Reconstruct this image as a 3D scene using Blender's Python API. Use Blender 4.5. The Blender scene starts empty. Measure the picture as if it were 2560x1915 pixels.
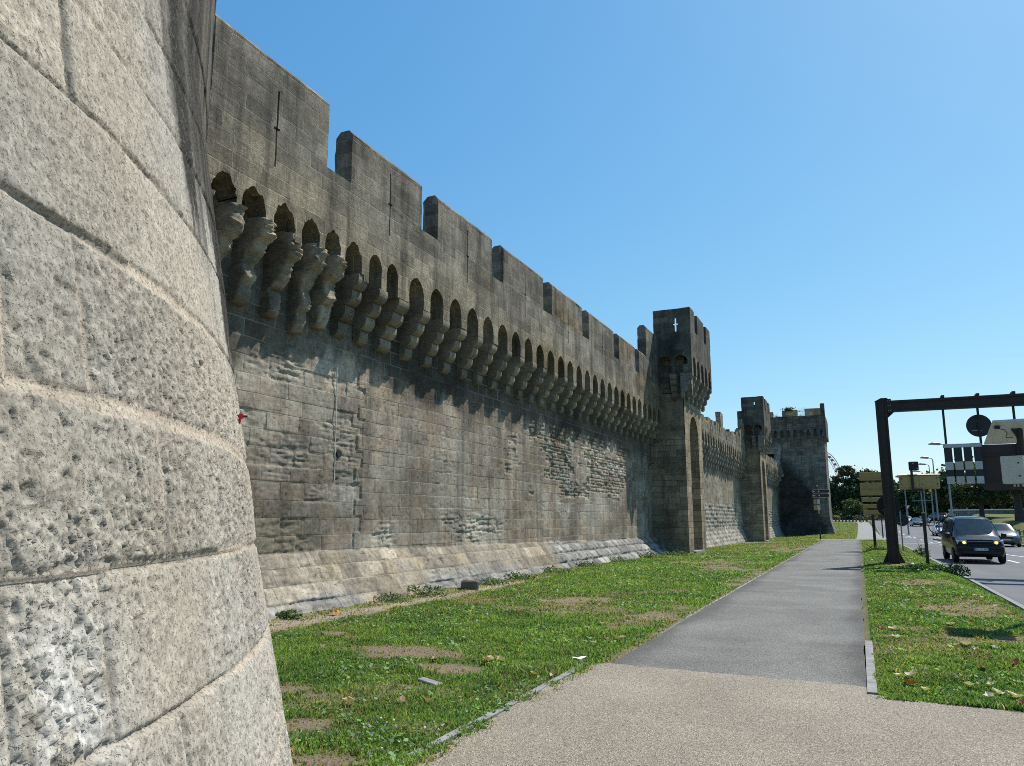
import bpy, math, random
import numpy as np
R = math.radians
random.seed(7)
rng = np.random.default_rng(7)
scene = bpy.context.scene
COL = scene.collection

# ------------------------------------------------------------------ noise
def _h(ix, iy, iz, s):
    n = (ix.astype(np.int64) * 374761393 + iy.astype(np.int64) * 668265263 + iz.astype(np.int64) * 2147483647 + s * 974634777) & 0xFFFFFFFF
    n = ((n ^ (n >> 13)) * 1274126177) & 0xFFFFFFFF
    n = ((n ^ (n >> 16)) * 2246822519) & 0xFFFFFFFF
    return ((n ^ (n >> 15)) & 0xFFFFFF) / float(0xFFFFFF)

def vn(x, y, z=0.0, s=0):
    x = np.asarray(x, float); y = np.asarray(y, float)
    z = np.zeros_like(x) + z; y = y + np.zeros_like(x)
    ix = np.floor(x); iy = np.floor(y); iz = np.floor(z)
    fx = x - ix; fy = y - iy; fz = z - iz
    fx = fx * fx * (3 - 2 * fx); fy = fy * fy * (3 - 2 * fy); fz = fz * fz * (3 - 2 * fz)
    r = 0
    for a in (0, 1):
        for b in (0, 1):
            for c in (0, 1):
                w = (fx if a else 1 - fx) * (fy if b else 1 - fy) * (fz if c else 1 - fz)
                r = r + w * _h(ix + a, iy + b, iz + c, s)
    return r

def fbm(x, y, z=0.0, s=0, o=4, g=0.5):
    t = 0; a = 1; n = 0
    x = np.asarray(x, float); y = np.asarray(y, float); z = np.asarray(z, float)
    for k in range(o):
        t = t + a * vn(x * 2 ** k + 17.3 * k, y * 2 ** k + 9.1 * k, z * 2 ** k, s + k); n += a; a *= g
    return t / n

def ss(a, b, x):
    t = np.clip((x - a) / (b - a), 0, 1)
    return t * t * (3 - 2 * t)

# ------------------------------------------------------------------ object helpers
def tag(o, label=None, cat=None, group=None, kind=None):
    if label: o['label'] = label
    if cat: o['category'] = cat
    if group: o['group'] = group
    if kind: o['kind'] = kind
    return o

def thing(name, label, cat, loc=(0, 0, 0), rz=0, group=None):
    o = bpy.data.objects.new(name, None)
    COL.objects.link(o)
    o.location = loc; o.rotation_euler = (0, 0, rz); o.empty_display_size = 0.2
    return tag(o, label, cat, group)

def copy_tree(o, parent=None):
    c = o.copy(); COL.objects.link(c); c.parent = parent
    for ch in list(o.children): copy_tree(ch, c)
    return c

class MB:
    """vertex/face collector; build() links ONE mesh object"""
    def __init__(s): s.v = []; s.f = []
    def quad(s, a, b, c, d):
        n = len(s.v); s.v += [a, b, c, d]; s.f.append((n, n + 1, n + 2, n + 3))
    def poly(s, pts):
        n = len(s.v); s.v += list(pts); s.f.append(tuple(range(n, n + len(pts))))
    def box(s, x0, x1, y0, y1, z0, z1):
        s.hexa([(x0, y0, z0), (x1, y0, z0), (x1, y1, z0), (x0, y1, z0), (x0, y0, z1), (x1, y0, z1), (x1, y1, z1), (x0, y1, z1)])
    def hexa(s, p):
        n = len(s.v); s.v += list(p)
        for f in ((0, 3, 2, 1), (4, 5, 6, 7), (0, 1, 5, 4), (1, 2, 6, 5), (2, 3, 7, 6), (3, 0, 4, 7)):
            s.f.append(tuple(n + i for i in f))
    def bbox(s, x0, x1, y0, y1, z0, z1, b=0.02):
        """box with bevelled edges along all three axes"""
        n = len(s.v)
        for (z, i) in ((z0, b), (z0 + b, 0), (z1 - b, 0), (z1, b)):
            X0, X1, Y0, Y1 = x0 + i, x1 - i, y0 + i, y1 - i
            s.v += [(X0 + b, Y0, z), (X1 - b, Y0, z), (X1, Y0 + b, z), (X1, Y1 - b, z), (X1 - b, Y1, z), (X0 + b, Y1, z), (X0, Y1 - b, z), (X0, Y0 + b, z)]
        for k in range(3):
            for i in range(8):
                j = (i + 1) % 8
                s.f.append((n + 8 * k + i, n + 8 * k + j, n + 8 * k + 8 + j, n + 8 * k + 8 + i))
        s.f.append(tuple(n + 7 - i for i in range(8))); s.f.append(tuple(n + 24 + i for i in range(8)))
    def tube(s, pts, rad, n=8, cap=True):
        pts = [np.array(p, float) for p in pts]
        if not hasattr(rad, '__len__'): rad = [rad] * len(pts)
        base = len(s.v)
        for k, p in enumerate(pts):
            d = pts[min(k + 1, len(pts) - 1)] - pts[max(k - 1, 0)]
            d = d / (np.linalg.norm(d) + 1e-9)
            a = np.array((0, 0, 1.)) if abs(d[2]) < 0.9 else np.array((1., 0, 0))
            u = np.cross(d, a); u /= np.linalg.norm(u); w = np.cross(d, u)
            for i in range(n):
                t = 2 * math.pi * i / n
                s.v.append(tuple(p + rad[k] * (math.cos(t) * u + math.sin(t) * w)))
        for k in range(len(pts) - 1):
            for i in range(n):
                j = (i + 1) % n
                s.f.append((base + k * n + i, base + k * n + j, base + (k + 1) * n + j, base + (k + 1) * n + i))
        if cap:
            s.f.append(tuple(base + n - 1 - i for i in range(n)))
            e = base + (len(pts) - 1) * n
            s.f.append(tuple(e + i for i in range(n)))
    def prism(s, pts, ax, a, b):
        """2-D polygon extruded along axis ax (0,1,2) from a to b"""
        def P(p, t):
            return {0: (t, p[0], p[1]), 1: (p[0], t, p[1]), 2: (p[0], p[1], t)}[ax]
        n = len(s.v); m = len(pts)
        s.v += [P(p, a) for p in pts] + [P(p, b) for p in pts]
        for i in range(m):
            j = (i + 1) % m
            s.f.append((n + i, n + j, n + m + j, n + m + i))
        s.f.append(tuple(n + m - 1 - i for i in range(m))); s.f.append(tuple(n + m + i for i in range(m)))
    def disc(s, c, r, ax, t, n=28):
        pts = [(c[0] + r * math.cos(2 * math.pi * i / n), c[1] + r * math.sin(2 * math.pi * i / n)) for i in range(n)]
        s.prism(pts, ax, t[0], t[1])
    def build(s, name, mat, parent=None, loc=None, smooth=False, uv=True, col=None, fix=True, angle=38, rough=None):
        me = bpy.data.meshes.new(name)
        me.from_pydata([tuple(map(float, v)) for v in s.v], [], s.f)
        if fix:
            import bmesh
            bm = bmesh.new(); bm.from_mesh(me)
            bmesh.ops.remove_doubles(bm, verts=bm.verts, dist=1e-5)
            bmesh.ops.recalc_face_normals(bm, faces=bm.faces)
            if rough:          # break long straight edges and nibble them so arrises are not razor sharp
                L, amp = rough
                for _ in range(3):
                    ed = [e for e in bm.edges if e.calc_length() > L]
                    if ed: bmesh.ops.subdivide_edges(bm, edges=ed, cuts=1, use_grid_fill=True)
                bmesh.ops.triangulate(bm, faces=[f for f in bm.faces if len(f.verts) > 4])
                co = np.array([v.co[:] for v in bm.verts])
                dd = np.stack([(fbm(co[:, 0] * 5 + 3 * k, co[:, 1] * 5, co[:, 2] * 5, 40 + k, 3) - .5) * 2 * amp for k in range(3)], 1)
                for v, q in zip(bm.verts, dd): v.co.x += q[0]; v.co.y += q[1]; v.co.z += q[2]
            bm.to_mesh(me); bm.free()
        if uv:
            lay = me.uv_layers.new(name='UV')
            nl = len(me.loops)
            vi = np.empty(nl, np.int32); me.loops.foreach_get('vertex_index', vi)
            co = np.empty(len(me.vertices) * 3, np.float32); me.vertices.foreach_get('co', co); co = co.reshape(-1, 3)
            nf = len(me.polygons)
            fn = np.empty(nf * 3, np.float32); me.polygons.foreach_get('normal', fn); fn = fn.reshape(-1, 3)
            lt = np.empty(nf, np.int32); me.polygons.foreach_get('loop_total', lt)
            ln = np.repeat(fn, lt, axis=0); p = co[vi]
            ax = np.argmax(np.abs(ln), axis=1)
            U = np.where(ax == 0, p[:, 1], p[:, 0]); V = np.where(ax == 2, p[:, 1], p[:, 2])
            lay.data.foreach_set('uv', np.stack([U, V], 1).astype(np.float32).ravel())
        if col is not None:
            co = np.empty(len(me.vertices) * 3, np.float32); me.vertices.foreach_get('co', co); co = co.reshape(-1, 3)
            c = col(co) if callable(col) else np.tile(np.array(col, float), (len(co), 1))
            setcol(me, c)
        if smooth:
            me.polygons.foreach_set('use_smooth', np.ones(len(me.polygons), bool))
            try: me.set_sharp_from_angle(angle=R(angle))
            except Exception: pass
        o = bpy.data.objects.new(name, me); COL.objects.link(o)
        if mat: me.materials.append(mat)
        if parent: o.parent = parent
        if loc: o.location = loc
        return o

def setcol(me, c):
    at = me.color_attributes.new('Col', 'FLOAT_COLOR', 'POINT')
    c4 = np.ones((len(c), 4), np.float32); c4[:, :c.shape[1]] = c
    at.data.foreach_set('color', c4.ravel())

def each(name, mat, parent, shapes, **kw):
    """several like pieces of one part, each a mesh of its own"""
    out = []
    for f in shapes:
        m_ = MB(); f(m_); out.append(m_.build(name, mat, parent, **kw))
    return out

def mesh_np(name, V, F, mat, parent=None, col=None, smooth=False):
    """fast mesh from numpy arrays, F is (m,3) or (m,4)"""
    me = bpy.data.meshes.new(name)
    V = np.asarray(V, np.float32); F = np.asarray(F, np.int32); k = F.shape[1]
    me.vertices.add(len(V)); me.vertices.foreach_set('co', V.ravel())
    me.loops.add(F.size); me.loops.foreach_set('vertex_index', F.ravel())
    me.polygons.add(len(F)); me.polygons.foreach_set('loop_start', np.arange(0, F.size, k, dtype=np.int32))
    me.update(calc_edges=True); me.validate()
    if col is not None: setcol(me, col)
    if smooth: me.polygons.foreach_set('use_smooth', np.ones(len(me.polygons), bool))
    if mat: me.materials.append(mat)
    o = bpy.data.objects.new(name, me); COL.objects.link(o)
    if parent: o.parent = parent
    return o

def grid_mesh(name, P, C, mat, parent=None, flip=False, smooth=True, uv=None):
    nv, nu = P.shape[:2]
    i = np.arange(nv * nu).reshape(nv, nu)
    a, b, c, d = i[:-1, :-1], i[:-1, 1:], i[1:, 1:], i[1:, :-1]
    F = np.stack([a, b, c, d] if not flip else [a, d, c, b], -1).reshape(-1, 4)
    o = mesh_np(name, P.reshape(-1, 3), F, mat, parent, None if C is None else C.reshape(-1, C.shape[-1]), smooth)
    if uv is not None:
        me = o.data; vi = np.empty(len(me.loops), np.int32); me.loops.foreach_get('vertex_index', vi)
        me.uv_layers.new(name='UV').data.foreach_set('uv', uv.reshape(-1, 2)[vi].astype(np.float32).ravel())
    return o

# ------------------------------------------------------------------ materials
class NT:
    def __init__(s, name):
        s.m = bpy.data.materials.new(name); s.m.use_nodes = True
        s.t = s.m.node_tree; s.t.nodes.clear()
        s.out = s.n('ShaderNodeOutputMaterial')
    def n(s, typ, **kw):
        o = s.t.nodes.new(typ)
        for k, v in kw.items():
            if k in o.inputs.keys() if hasattr(o.inputs, 'keys') else False: o.inputs[k].default_value = v
            else: setattr(o, k, v)
        return o
    def l(s, a, b): s.t.links.new(a, b)
    def mix(s, f, a, b, mode='MIX'):
        o = s.t.nodes.new('ShaderNodeMix'); o.data_type = 'RGBA'; o.blend_type = mode
        for k, val in ((0, f), (6, a), (7, b)):
            sock = o.inputs[k]
            if isinstance(val, bpy.types.NodeSocket): s.l(val, sock)
            elif isinstance(val, (tuple, list)): sock.default_value = (*val, 1)
            else: sock.default_value = float(val) if k == 0 else (val, val, val, 1)
        return o.outputs[2]
    def math(s, op, a, b=0.0, clamp=False):
        o = s.t.nodes.new('ShaderNodeMath'); o.operation = op; o.use_clamp = clamp
        for sock, val in ((o.inputs[0], a), (o.inputs[1], b)):
            if isinstance(val, bpy.types.NodeSocket): s.l(val, sock)
            else: sock.default_value = val
        return o.outputs[0]
    def noise(s, scale, detail=4, rough=0.55, vec=None, dist=0.0):
        o = s.t.nodes.new('ShaderNodeTexNoise')
        o.inputs['Scale'].default_value = scale; o.inputs['Detail'].default_value = detail; o.inputs['Roughness'].default_value = rough
        o.inputs['Distortion'].default_value = dist
        if vec is not None: s.l(vec, o.inputs['Vector'])
        return o.outputs['Fac']
    def ramp(s, f, stops):
        o = s.t.nodes.new('ShaderNodeValToRGB'); s.l(f, o.inputs[0])
        e = o.color_ramp.elements
        while len(e) < len(stops): e.new(0.5)
        for k, (p, c) in enumerate(stops):
            e[k].position = p; e[k].color = (*c, 1) if isinstance(c, (tuple, list)) else (c, c, c, 1)
        return o.outputs[0]
    def coord(s, which='Object'):
        return s.n('ShaderNodeTexCoord').outputs[which]
    def mapv(s, vec, scale):
        o = s.t.nodes.new('ShaderNodeMapping'); s.l(vec, o.inputs[0]); o.inputs['Scale'].default_value = scale
        return o.outputs[0]
    def attr(s, name='Col'):
        o = s.t.nodes.new('ShaderNodeAttribute'); o.attribute_name = name
        return o.outputs['Color']
    def bump(s, h, strength, dist, nrm=None):
        o = s.t.nodes.new('ShaderNodeBump'); s.l(h, o.inputs['Height'])
        o.inputs['Strength'].default_value = strength; o.inputs['Distance'].default_value = dist
        if nrm is not None: s.l(nrm, o.inputs['Normal'])
        return o.outputs[0]
    def principled(s, col, rough=0.9, metal=0.0, nrm=None, spec=0.3, **kw):
        o = s.t.nodes.new('ShaderNodeBsdfPrincipled')
        if isinstance(col, bpy.types.NodeSocket): s.l(col, o.inputs['Base Color'])
        else: o.inputs['Base Color'].default_value = (*col, 1)
        if isinstance(rough, bpy.types.NodeSocket): s.l(rough, o.inputs['Roughness'])
        else: o.inputs['Roughness'].default_value = rough
        o.inputs['Metallic'].default_value = metal; o.inputs['Specular IOR Level'].default_value = spec
        for k, v in kw.items(): o.inputs[k.replace('_', ' ')].default_value = v
        if nrm is not None: s.l(nrm, o.inputs['Normal'])
        s.l(o.outputs[0], s.out.inputs['Surface'])
        return o

def mat_stone(name, brick=None, streak=0.5, specks=0.3, bump=0.5, fine=60.0, mortar_mul=0.62, speck_col=(0.42, 0.40, 0.36), pits=0.0, var=1.0, bvar=(0.72, 1.25), strata=0.7, joints=False):
    t = NT(name); oc = t.coord()
    col = t.attr()
    big = t.ramp(t.noise(0.55, 5, 0.62, oc), [(0.3, 1 - .38 * var), (0.7, 1 + .22 * var)])
    col = t.mix(1.0, col, big, 'MULTIPLY')
    mid = t.ramp(t.noise(11.0, 6, 0.75, oc), [(0.28, 1 - .38 * var), (0.72, 1 + .36 * var)])
    col = t.mix(1.0, col, mid, 'MULTIPLY')
    fin = t.noise(fine, 5, 0.7, oc)
    col = t.mix(1.0, col, t.ramp(fin, [(0.3, 0.66), (0.7, 1.28)]), 'MULTIPLY')
    if strata > 0:        # bedding furrows weathered out along the courses
        sn = t.noise(1.0, 4, 0.7, t.mapv(oc, (3.5, 3.5, 24.0)), 0.6)
        sm = t.math('MULTIPLY', t.ramp(sn, [(0.56, 0.0), (0.63, 1.0)]), t.ramp(t.noise(0.9, 4, 0.7, oc), [(0.42, 0.0), (0.6, 1.0)]))
        col = t.mix(t.math('MULTIPLY', sm, strata), col, t.mix(1.0, col, (0.34, 0.33, 0.32), 'MULTIPLY'))
    if streak > 0:
        sv = t.noise(1.0, 5, 0.65, t.mapv(oc, (2.6, 2.6, 0.22)))
        col = t.mix(t.math('MULTIPLY', t.ramp(sv, [(0.46, 0.0), (0.68, 1.0)]), streak), col, (0.035, 0.032, 0.028))
    if specks > 0:
        sp = t.math('MULTIPLY', t.ramp(t.noise(30.0, 4, 0.8, oc), [(0.56, 0.0), (0.64, 1.0)]), t.ramp(t.noise(1.1, 3, 0.6, oc), [(0.42, 0.0), (0.66, 1.0)]))
        col = t.mix(t.math('MULTIPLY', sp, specks), col, speck_col)
    h = t.math('ADD', t.math('MULTIPLY', t.noise(9.0, 6, 0.72, oc), 0.6), t.math('MULTIPLY', fin, 0.35))
    nrm = t.bump(h, bump, 0.022)
    if pits:
        pv = t.noise(75.0, 3, 0.75, oc); pw = t.noise(150.0, 2, 0.7, oc)
        pm = t.math('MAXIMUM', t.ramp(pv, [(0.585, 0.0), (0.625, 1.0)]), t.math('MULTIPLY', t.ramp(pw, [(0.59, 0.0), (0.64, 1.0)]), 0.8))
        col = t.mix(t.math('MULTIPLY', pm, 0.62 * pits), col, (0.115, 0.105, 0.09))
        lt = t.ramp(t.noise(110.0, 3, 0.7, oc), [(0.54, 0.0), (0.68, 1.0)])
        col = t.mix(t.math('MULTIPLY', lt, 0.10 * pits), col, (0.60, 0.56, 0.48))
        nrm = t.bump(t.math('SUBTRACT', 1.0, pm), 0.6 * pits, 0.007, nrm)
    if joints:            # crisp ashlar joints: UV = (metres along the wall, course number)
        sep = t.n('ShaderNodeSeparateXYZ'); t.l(t.coord('UV'), sep.inputs[0]); u_, v_ = sep.outputs[0], sep.outputs[1]
        wob = t.math('MULTIPLY', t.math('SUBTRACT', t.noise(9.0, 3, 0.6, oc), 0.5), 0.03)
        row = t.math('FLOOR', v_)
        sn = lambda f, g, a: t.math('MULTIPLY', t.math('SINE', t.math('ADD', t.math('MULTIPLY', u_, f), t.math('MULTIPLY', row, g))), a)
        bx = t.math('ADD', t.math('DIVIDE', t.math('ADD', u_, t.math('ADD', sn(2.3, 1.7, .07), sn(5.1, 4.1, .045))), JW), t.math('FRACT', t.math('MULTIPLY', row, 0.618034)))
        tri = lambda x: t.math('SUBTRACT', 0.5, t.math('ABSOLUTE', t.math('SUBTRACT', t.math('FRACT', x), 0.5)))
        d = t.math('MINIMUM', t.math('MULTIPLY', tri(bx), JW), t.math('MULTIPLY', tri(v_), 0.29))
        d = t.math('ADD', d, t.math('MULTIPLY', wob, 0.25))
        jm = t.ramp(d, [(0.0045, 1.0), (0.0105, 0.0)])
        at = t.t.nodes.new('ShaderNodeAttribute'); at.attribute_name = 'Col'
        jm = t.math('MULTIPLY', jm, t.math('SUBTRACT', 1.0, t.math('SUBTRACT', 1.0, at.outputs['Alpha'])))
        jc = t.mix(t.ramp(t.noise(0.8, 4, 0.65, oc), [(0.38, 0.0), (0.58, 1.0)]), (0.075, 0.066, 0.052), (0.34, 0.30, 0.235))
        col = t.mix(t.math('MULTIPLY', jm, 0.85), col, jc)
        nrm = t.bump(t.math('SUBTRACT', 1.0, jm), 0.35, 0.012, nrm)
    if brick:
        uv = t.coord('UV')
        sep = t.n('ShaderNodeSeparateXYZ'); t.l(uv, sep.inputs[0])
        row = t.math('FLOOR', t.math('DIVIDE', sep.outputs[1], brick[1]))
        wn = t.n('ShaderNodeTexWhiteNoise'); wn.noise_dimensions = '1D'; t.l(row, wn.inputs['W'])
        warp = t.noise(1.3, 2, 0.5, uv)
        u2 = t.math('ADD', sep.outputs[0], t.math('ADD', t.math('MULTIPLY', wn.outputs['Value'], brick[0]), t.math('MULTIPLY', warp, brick[0] * 0.35)))
        cmb = t.n('ShaderNodeCombineXYZ'); t.l(u2, cmb.inputs[0])
        t.l(t.math('ADD', sep.outputs[1], t.math('MULTIPLY', t.noise(5.0, 2, 0.5, uv), 0.02)), cmb.inputs[1])
        b = t.n('ShaderNodeTexBrick'); t.l(cmb.outputs[0], b.inputs['Vector'])
        b.inputs['Scale'].default_value = 1; b.inputs['Brick Width'].default_value = brick[0]; b.inputs['Row Height'].default_value = brick[1]
        b.inputs['Mortar Size'].default_value = brick[2]; b.inputs['Mortar Smooth'].default_value = 0.5; b.inputs['Bias'].default_value = 0.0
        b.inputs['Color1'].default_value = (bvar[0], bvar[0], bvar[0], 1); b.inputs['Color2'].default_value = (bvar[1], bvar[1] * .98, bvar[1] * .94, 1); b.inputs['Mortar'].default_value = (1, 1, 1, 1)
        col = t.mix(1.0, col, b.outputs['Color'], 'MULTIPLY')
        col = t.mix(b.outputs['Fac'], col, t.mix(1.0, col, (mortar_mul, mortar_mul, mortar_mul * 0.97), 'MULTIPLY'))
        nrm = t.bump(t.math('SUBTRACT', 1.0, b.outputs['Fac']), 0.7, 0.03, nrm)
    t.principled(col, 0.95, 0, nrm, 0.12)
    return t.m

def mat_plain(name, col, rough=0.6, metal=0.0, var=0.15, scale=8.0, bump=0.0, spec=0.4, **kw):
    t = NT(name); oc = t.coord()
    n = t.noise(scale, 5, 0.6, oc)
    c = t.mix(1.0, col, t.ramp(n, [(0.3, 1 - var), (0.7, 1 + var)]), 'MULTIPLY')
    nrm = t.bump(t.noise(scale * 6, 4, 0.6, oc), bump, 0.01) if bump else None
    t.principled(c, rough, metal, nrm, spec, **kw)
    return t.m

def mat_paint(name, col, rough=0.25, coat=0.6, spec=0.5):
    t = NT(name); oc = t.coord()
    n = t.noise(3.0, 6, 0.7, oc)
    c = t.mix(t.math('MULTIPLY', t.ramp(n, [(0.45, 0.0), (0.8, 1.0)]), 0.04), col, (0.25, 0.22, 0.18))
    p = t.principled(c, t.math('ADD', t.math('MULTIPLY', n, 0.12), rough - 0.05), 0.0, None, spec)
    p.inputs['Coat Weight'].default_value = coat; p.inputs['Coat Roughness'].default_value = 0.06
    return t.m

def mat_glass(name, col=(0.02, 0.03, 0.035)):
    t = NT(name); oc = t.coord()
    n = t.noise(4.0, 4, 0.6, oc)
    c = t.mix(t.ramp(n, [(0.4, 0.0), (0.8, 0.25)]), col, (0.12, 0.13, 0.13))
    t.principled(c, 0.05, 0.0, None, 0.8)
    return t.m

def mat_emit(name, col, strength):
    t = NT(name)
    e = t.n('ShaderNodeEmission'); e.inputs[0].default_value = (*col, 1); e.inputs[1].default_value = strength
    n = t.noise(40, 2, 0.5, t.coord())
    t.l(t.mix(1.0, col, t.ramp(n, [(0.3, 0.8), (0.7, 1.1)]), 'MULTIPLY'), e.inputs[0])
    t.l(e.outputs[0], t.out.inputs['Surface'])
    return t.m

def mat_leaf(name, transl=0.35, rough=0.55, fres=0.25):
    t = NT(name)
    col = t.mix(1.0, t.attr(), t.ramp(t.noise(1.4, 4, 0.6, t.coord()), [(0.3, 0.72), (0.7, 1.25)]), 'MULTIPLY')
    d = t.n('ShaderNodeBsdfPrincipled'); t.l(col, d.inputs['Base Color']); d.inputs['Roughness'].default_value = rough; d.inputs['Specular IOR Level'].default_value = fres
    tr = t.n('ShaderNodeBsdfTranslucent'); t.l(t.mix(1.0, col, (1.25, 1.35, 0.7), 'MULTIPLY'), tr.inputs[0])
    ms = t.n('ShaderNodeMixShader'); ms.inputs[0].default_value = transl
    t.l(d.outputs[0], ms.inputs[1]); t.l(tr.outputs[0], ms.inputs[2]); t.l(ms.outputs[0], t.out.inputs['Surface'])
    return t.m

def mat_ground(name, fine, bump, bdist, mid=(0.75, 1.25), spec=0.15, chips=None, macro=0.5, flo=(0.6, 1.35), agg=None):
    """mineral surface: attribute colour with multi-scale mottling"""
    t = NT(name); oc = t.coord()
    col = t.attr()
    col = t.mix(1.0, col, t.ramp(t.noise(macro, 5, 0.6, oc), [(0.3, mid[0]), (0.7, mid[1])]), 'MULTIPLY')
    f = t.noise(fine, 4, 0.75, oc)
    col = t.mix(1.0, col, t.ramp(f, [(0.3, flo[0]), (0.7, flo[1])]), 'MULTIPLY')
    if agg:
        v = t.n('ShaderNodeTexVoronoi'); v.inputs['Scale'].default_value = agg; t.l(oc, v.inputs['Vector'])
        g = t.n('ShaderNodeSeparateColor'); t.l(v.outputs['Color'], g.inputs[0])
        col = t.mix(1.0, col, t.ramp(g.outputs[0], [(0.0, (0.45, 0.42, 0.38)), (0.45, (0.95, 0.93, 0.9)), (0.8, (1.15, 1.12, 1.05)), (1.0, (1.7, 1.65, 1.5))]), 'MULTIPLY')
        f = v.outputs['Distance']
    t.principled(col, 0.92, 0, t.bump(f, bump, bdist), spec)
    return t.m

JW = 0.62
M = {}
M['stone'] = mat_stone('weathered_ashlar', None, 0.55, 0.25, 0.55)
M['stone_joint'] = mat_stone('weathered_ashlar_courses', None, 0.5, 0.25, 0.35, strata=0.85, joints=True)
M['stone_tower'] = mat_stone('pitted_limestone', None, 0.0, 0.10, 0.30, 90.0, speck_col=(0.6, 0.58, 0.52), pits=1.0, var=0.35, strata=0.0)
M['stone_dark'] = mat_stone('lichen_dark_ashlar', (0.62, 0.285, 0.011), 0.75, 0.85, 0.9, 60, 1.55, speck_col=(0.36, 0.34, 0.30), bvar=(0.70, 1.28))
M['stone_brick'] = mat_stone('coursed_limestone', (0.6, 0.29, 0.014), 0.5, 0.25, 0.6, 60, 0.6)
M['stone_plain'] = mat_stone('carved_limestone', None, 0.35, 0.2, 0.5)
M['rust'] = mat_plain('brown_painted_steel', (0.032, 0.020, 0.015), 0.6, 0.0, 0.3, 5.0, 0.15)
M['dark'] = mat_plain('black_paint', (0.012, 0.012, 0.013), 0.55, 0, 0.2)
M['sign_back'] = mat_plain('dark_sign_back', (0.02, 0.021, 0.022), 0.5, 0, 0.2)
M['brown_back'] = mat_plain('brown_sign_back', (0.045, 0.026, 0.02), 0.6, 0, 0.2)
M['galv'] = mat_plain('galvanised_steel', (0.30, 0.31, 0.32), 0.5, 0.5, 0.15)
M['alu'] = mat_plain('aluminium_sheet', (0.50, 0.49, 0.47), 0.55, 0.2, 0.12)
M['alu_warm'] = mat_plain('warm_aluminium_sheet', (0.50, 0.44, 0.36), 0.55, 0.15, 0.12)
M['ochre'] = mat_plain('ochre_sign_back', (0.40, 0.265, 0.09), 0.6, 0, 0.12)
M['tan'] = mat_plain('ochre_painted_cabinet', (0.44, 0.30, 0.12), 0.55, 0, 0.1)
M['tan_sunlit'] = mat_plain('sunlit_cabinet_lid', (0.70, 0.56, 0.36), 0.5, 0, 0.08)  # cabinet ochre lightened, sunlight on the lid painted in
M['cab'] = mat_plain('pale_grey_cabinet', (0.62, 0.60, 0.52), 0.55, 0, 0.08)
M['white'] = mat_plain('white_paint', (0.75, 0.75, 0.73), 0.5, 0, 0.06)
M['marking'] = mat_plain('worn_road_paint', (0.62, 0.62, 0.6), 0.8, 0, 0.25, 6.0)
M['rubber'] = mat_plain('rubber', (0.014, 0.014, 0.014), 0.8, 0, 0.2)
M['rim'] = mat_plain('alloy_rim', (0.25, 0.25, 0.26), 0.35, 0.7, 0.1)
M['van'] = mat_paint('black_car_paint', (0.004, 0.0045, 0.006), 0.2, 0.22, 0.25)
M['carwhite'] = mat_paint('white_car_paint', (0.72, 0.74, 0.76), 0.25)
M['carnavy'] = mat_paint('dark_grey_car_paint', (0.07, 0.075, 0.085), 0.25)
M['carblack'] = mat_paint('black_saloon_paint', (0.012, 0.013, 0.017), 0.22)
M['carblue'] = mat_paint('pale_blue_car_paint', (0.42, 0.55, 0.60), 0.25)
M['glass'] = mat_glass('vehicle_glass')
M['amber'] = mat_emit('lit_amber_lamp', (1.0, 0.48, 0.10), 2.2)
M['lamp'] = mat_plain('lamp_lens', (0.5, 0.5, 0.5), 0.1, 0.3, 0.1)
M['redlens'] = mat_plain('red_lens', (0.4, 0.02, 0.015), 0.2, 0, 0.1)
M['plate'] = mat_plain('number_plate', (0.62, 0.62, 0.58), 0.5, 0, 0.05)
M['blue'] = mat_plain('blue_plate_band', (0.02, 0.06, 0.3), 0.5)
M['ink'] = mat_plain('black_lettering', (0.01, 0.01, 0.01), 0.5)
M['bark'] = mat_plain('bark', (0.07, 0.055, 0.042), 0.9, 0, 0.4, 6.0, 0.6)
M['leaf'] = mat_leaf('tree_leaves', 0.2)
M['grass'] = mat_leaf('grass_blades', 0.45, 0.55, 0.3)
M['wood'] = mat_plain('weathered_wood', (0.25, 0.19, 0.12), 0.85, 0, 0.25, 5.0, 0.3)
M['red'] = mat_plain('red_plastic', (0.6, 0.012, 0.02), 0.45, 0, 0.1)
M['kerb'] = mat_plain('kerb_stone', (0.22, 0.22, 0.215), 0.9, 0, 0.3, 9.0, 0.4)
M['ground'] = mat_ground('soil_and_turf', 40.0, 0.6, 0.03, (0.8, 1.2))
M['asphalt_path'] = mat_ground('grey_path_asphalt', 70.0, 0.6, 0.008, (0.84, 1.12), 0.2, macro=0.8, flo=(0.8, 1.18), agg=110.0)
M['asphalt_road'] = mat_ground('road_asphalt', 50.0, 0.5, 0.01, (0.86, 1.12), 0.3, macro=0.35, flo=(0.8, 1.18))
M['beige'] = mat_ground('resin_bound_gravel', 80.0, 0.9, 0.008, (0.9, 1.1), 0.15, macro=0.9, flo=(0.8, 1.16), agg=120.0)
M['dryleaf'] = mat_leaf('dry_leaf', 0.2)
M['skin'] = mat_plain('skin', (0.45, 0.27, 0.19), 0.6)
M['cloth_blue'] = mat_plain('blue_cloth', (0.03, 0.06, 0.22), 0.9)
M['cloth_brown'] = mat_plain('brown_cloth', (0.12, 0.08, 0.06), 0.9)
M['cloth_grey'] = mat_plain('grey_cloth', (0.10, 0.10, 0.12), 0.9)
M['hair'] = mat_plain('dark_hair', (0.02, 0.015, 0.012), 0.7)
M['flower'] = mat_plain('mauve_petals', (0.45, 0.30, 0.6), 0.7)
M['solar'] = mat_plain('solar_panel_back', (0.62, 0.63, 0.62), 0.4, 0, 0.1)
M['solar_cell'] = mat_plain('solar_cell', (0.01, 0.02, 0.08), 0.2, 0, 0.1)

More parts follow.
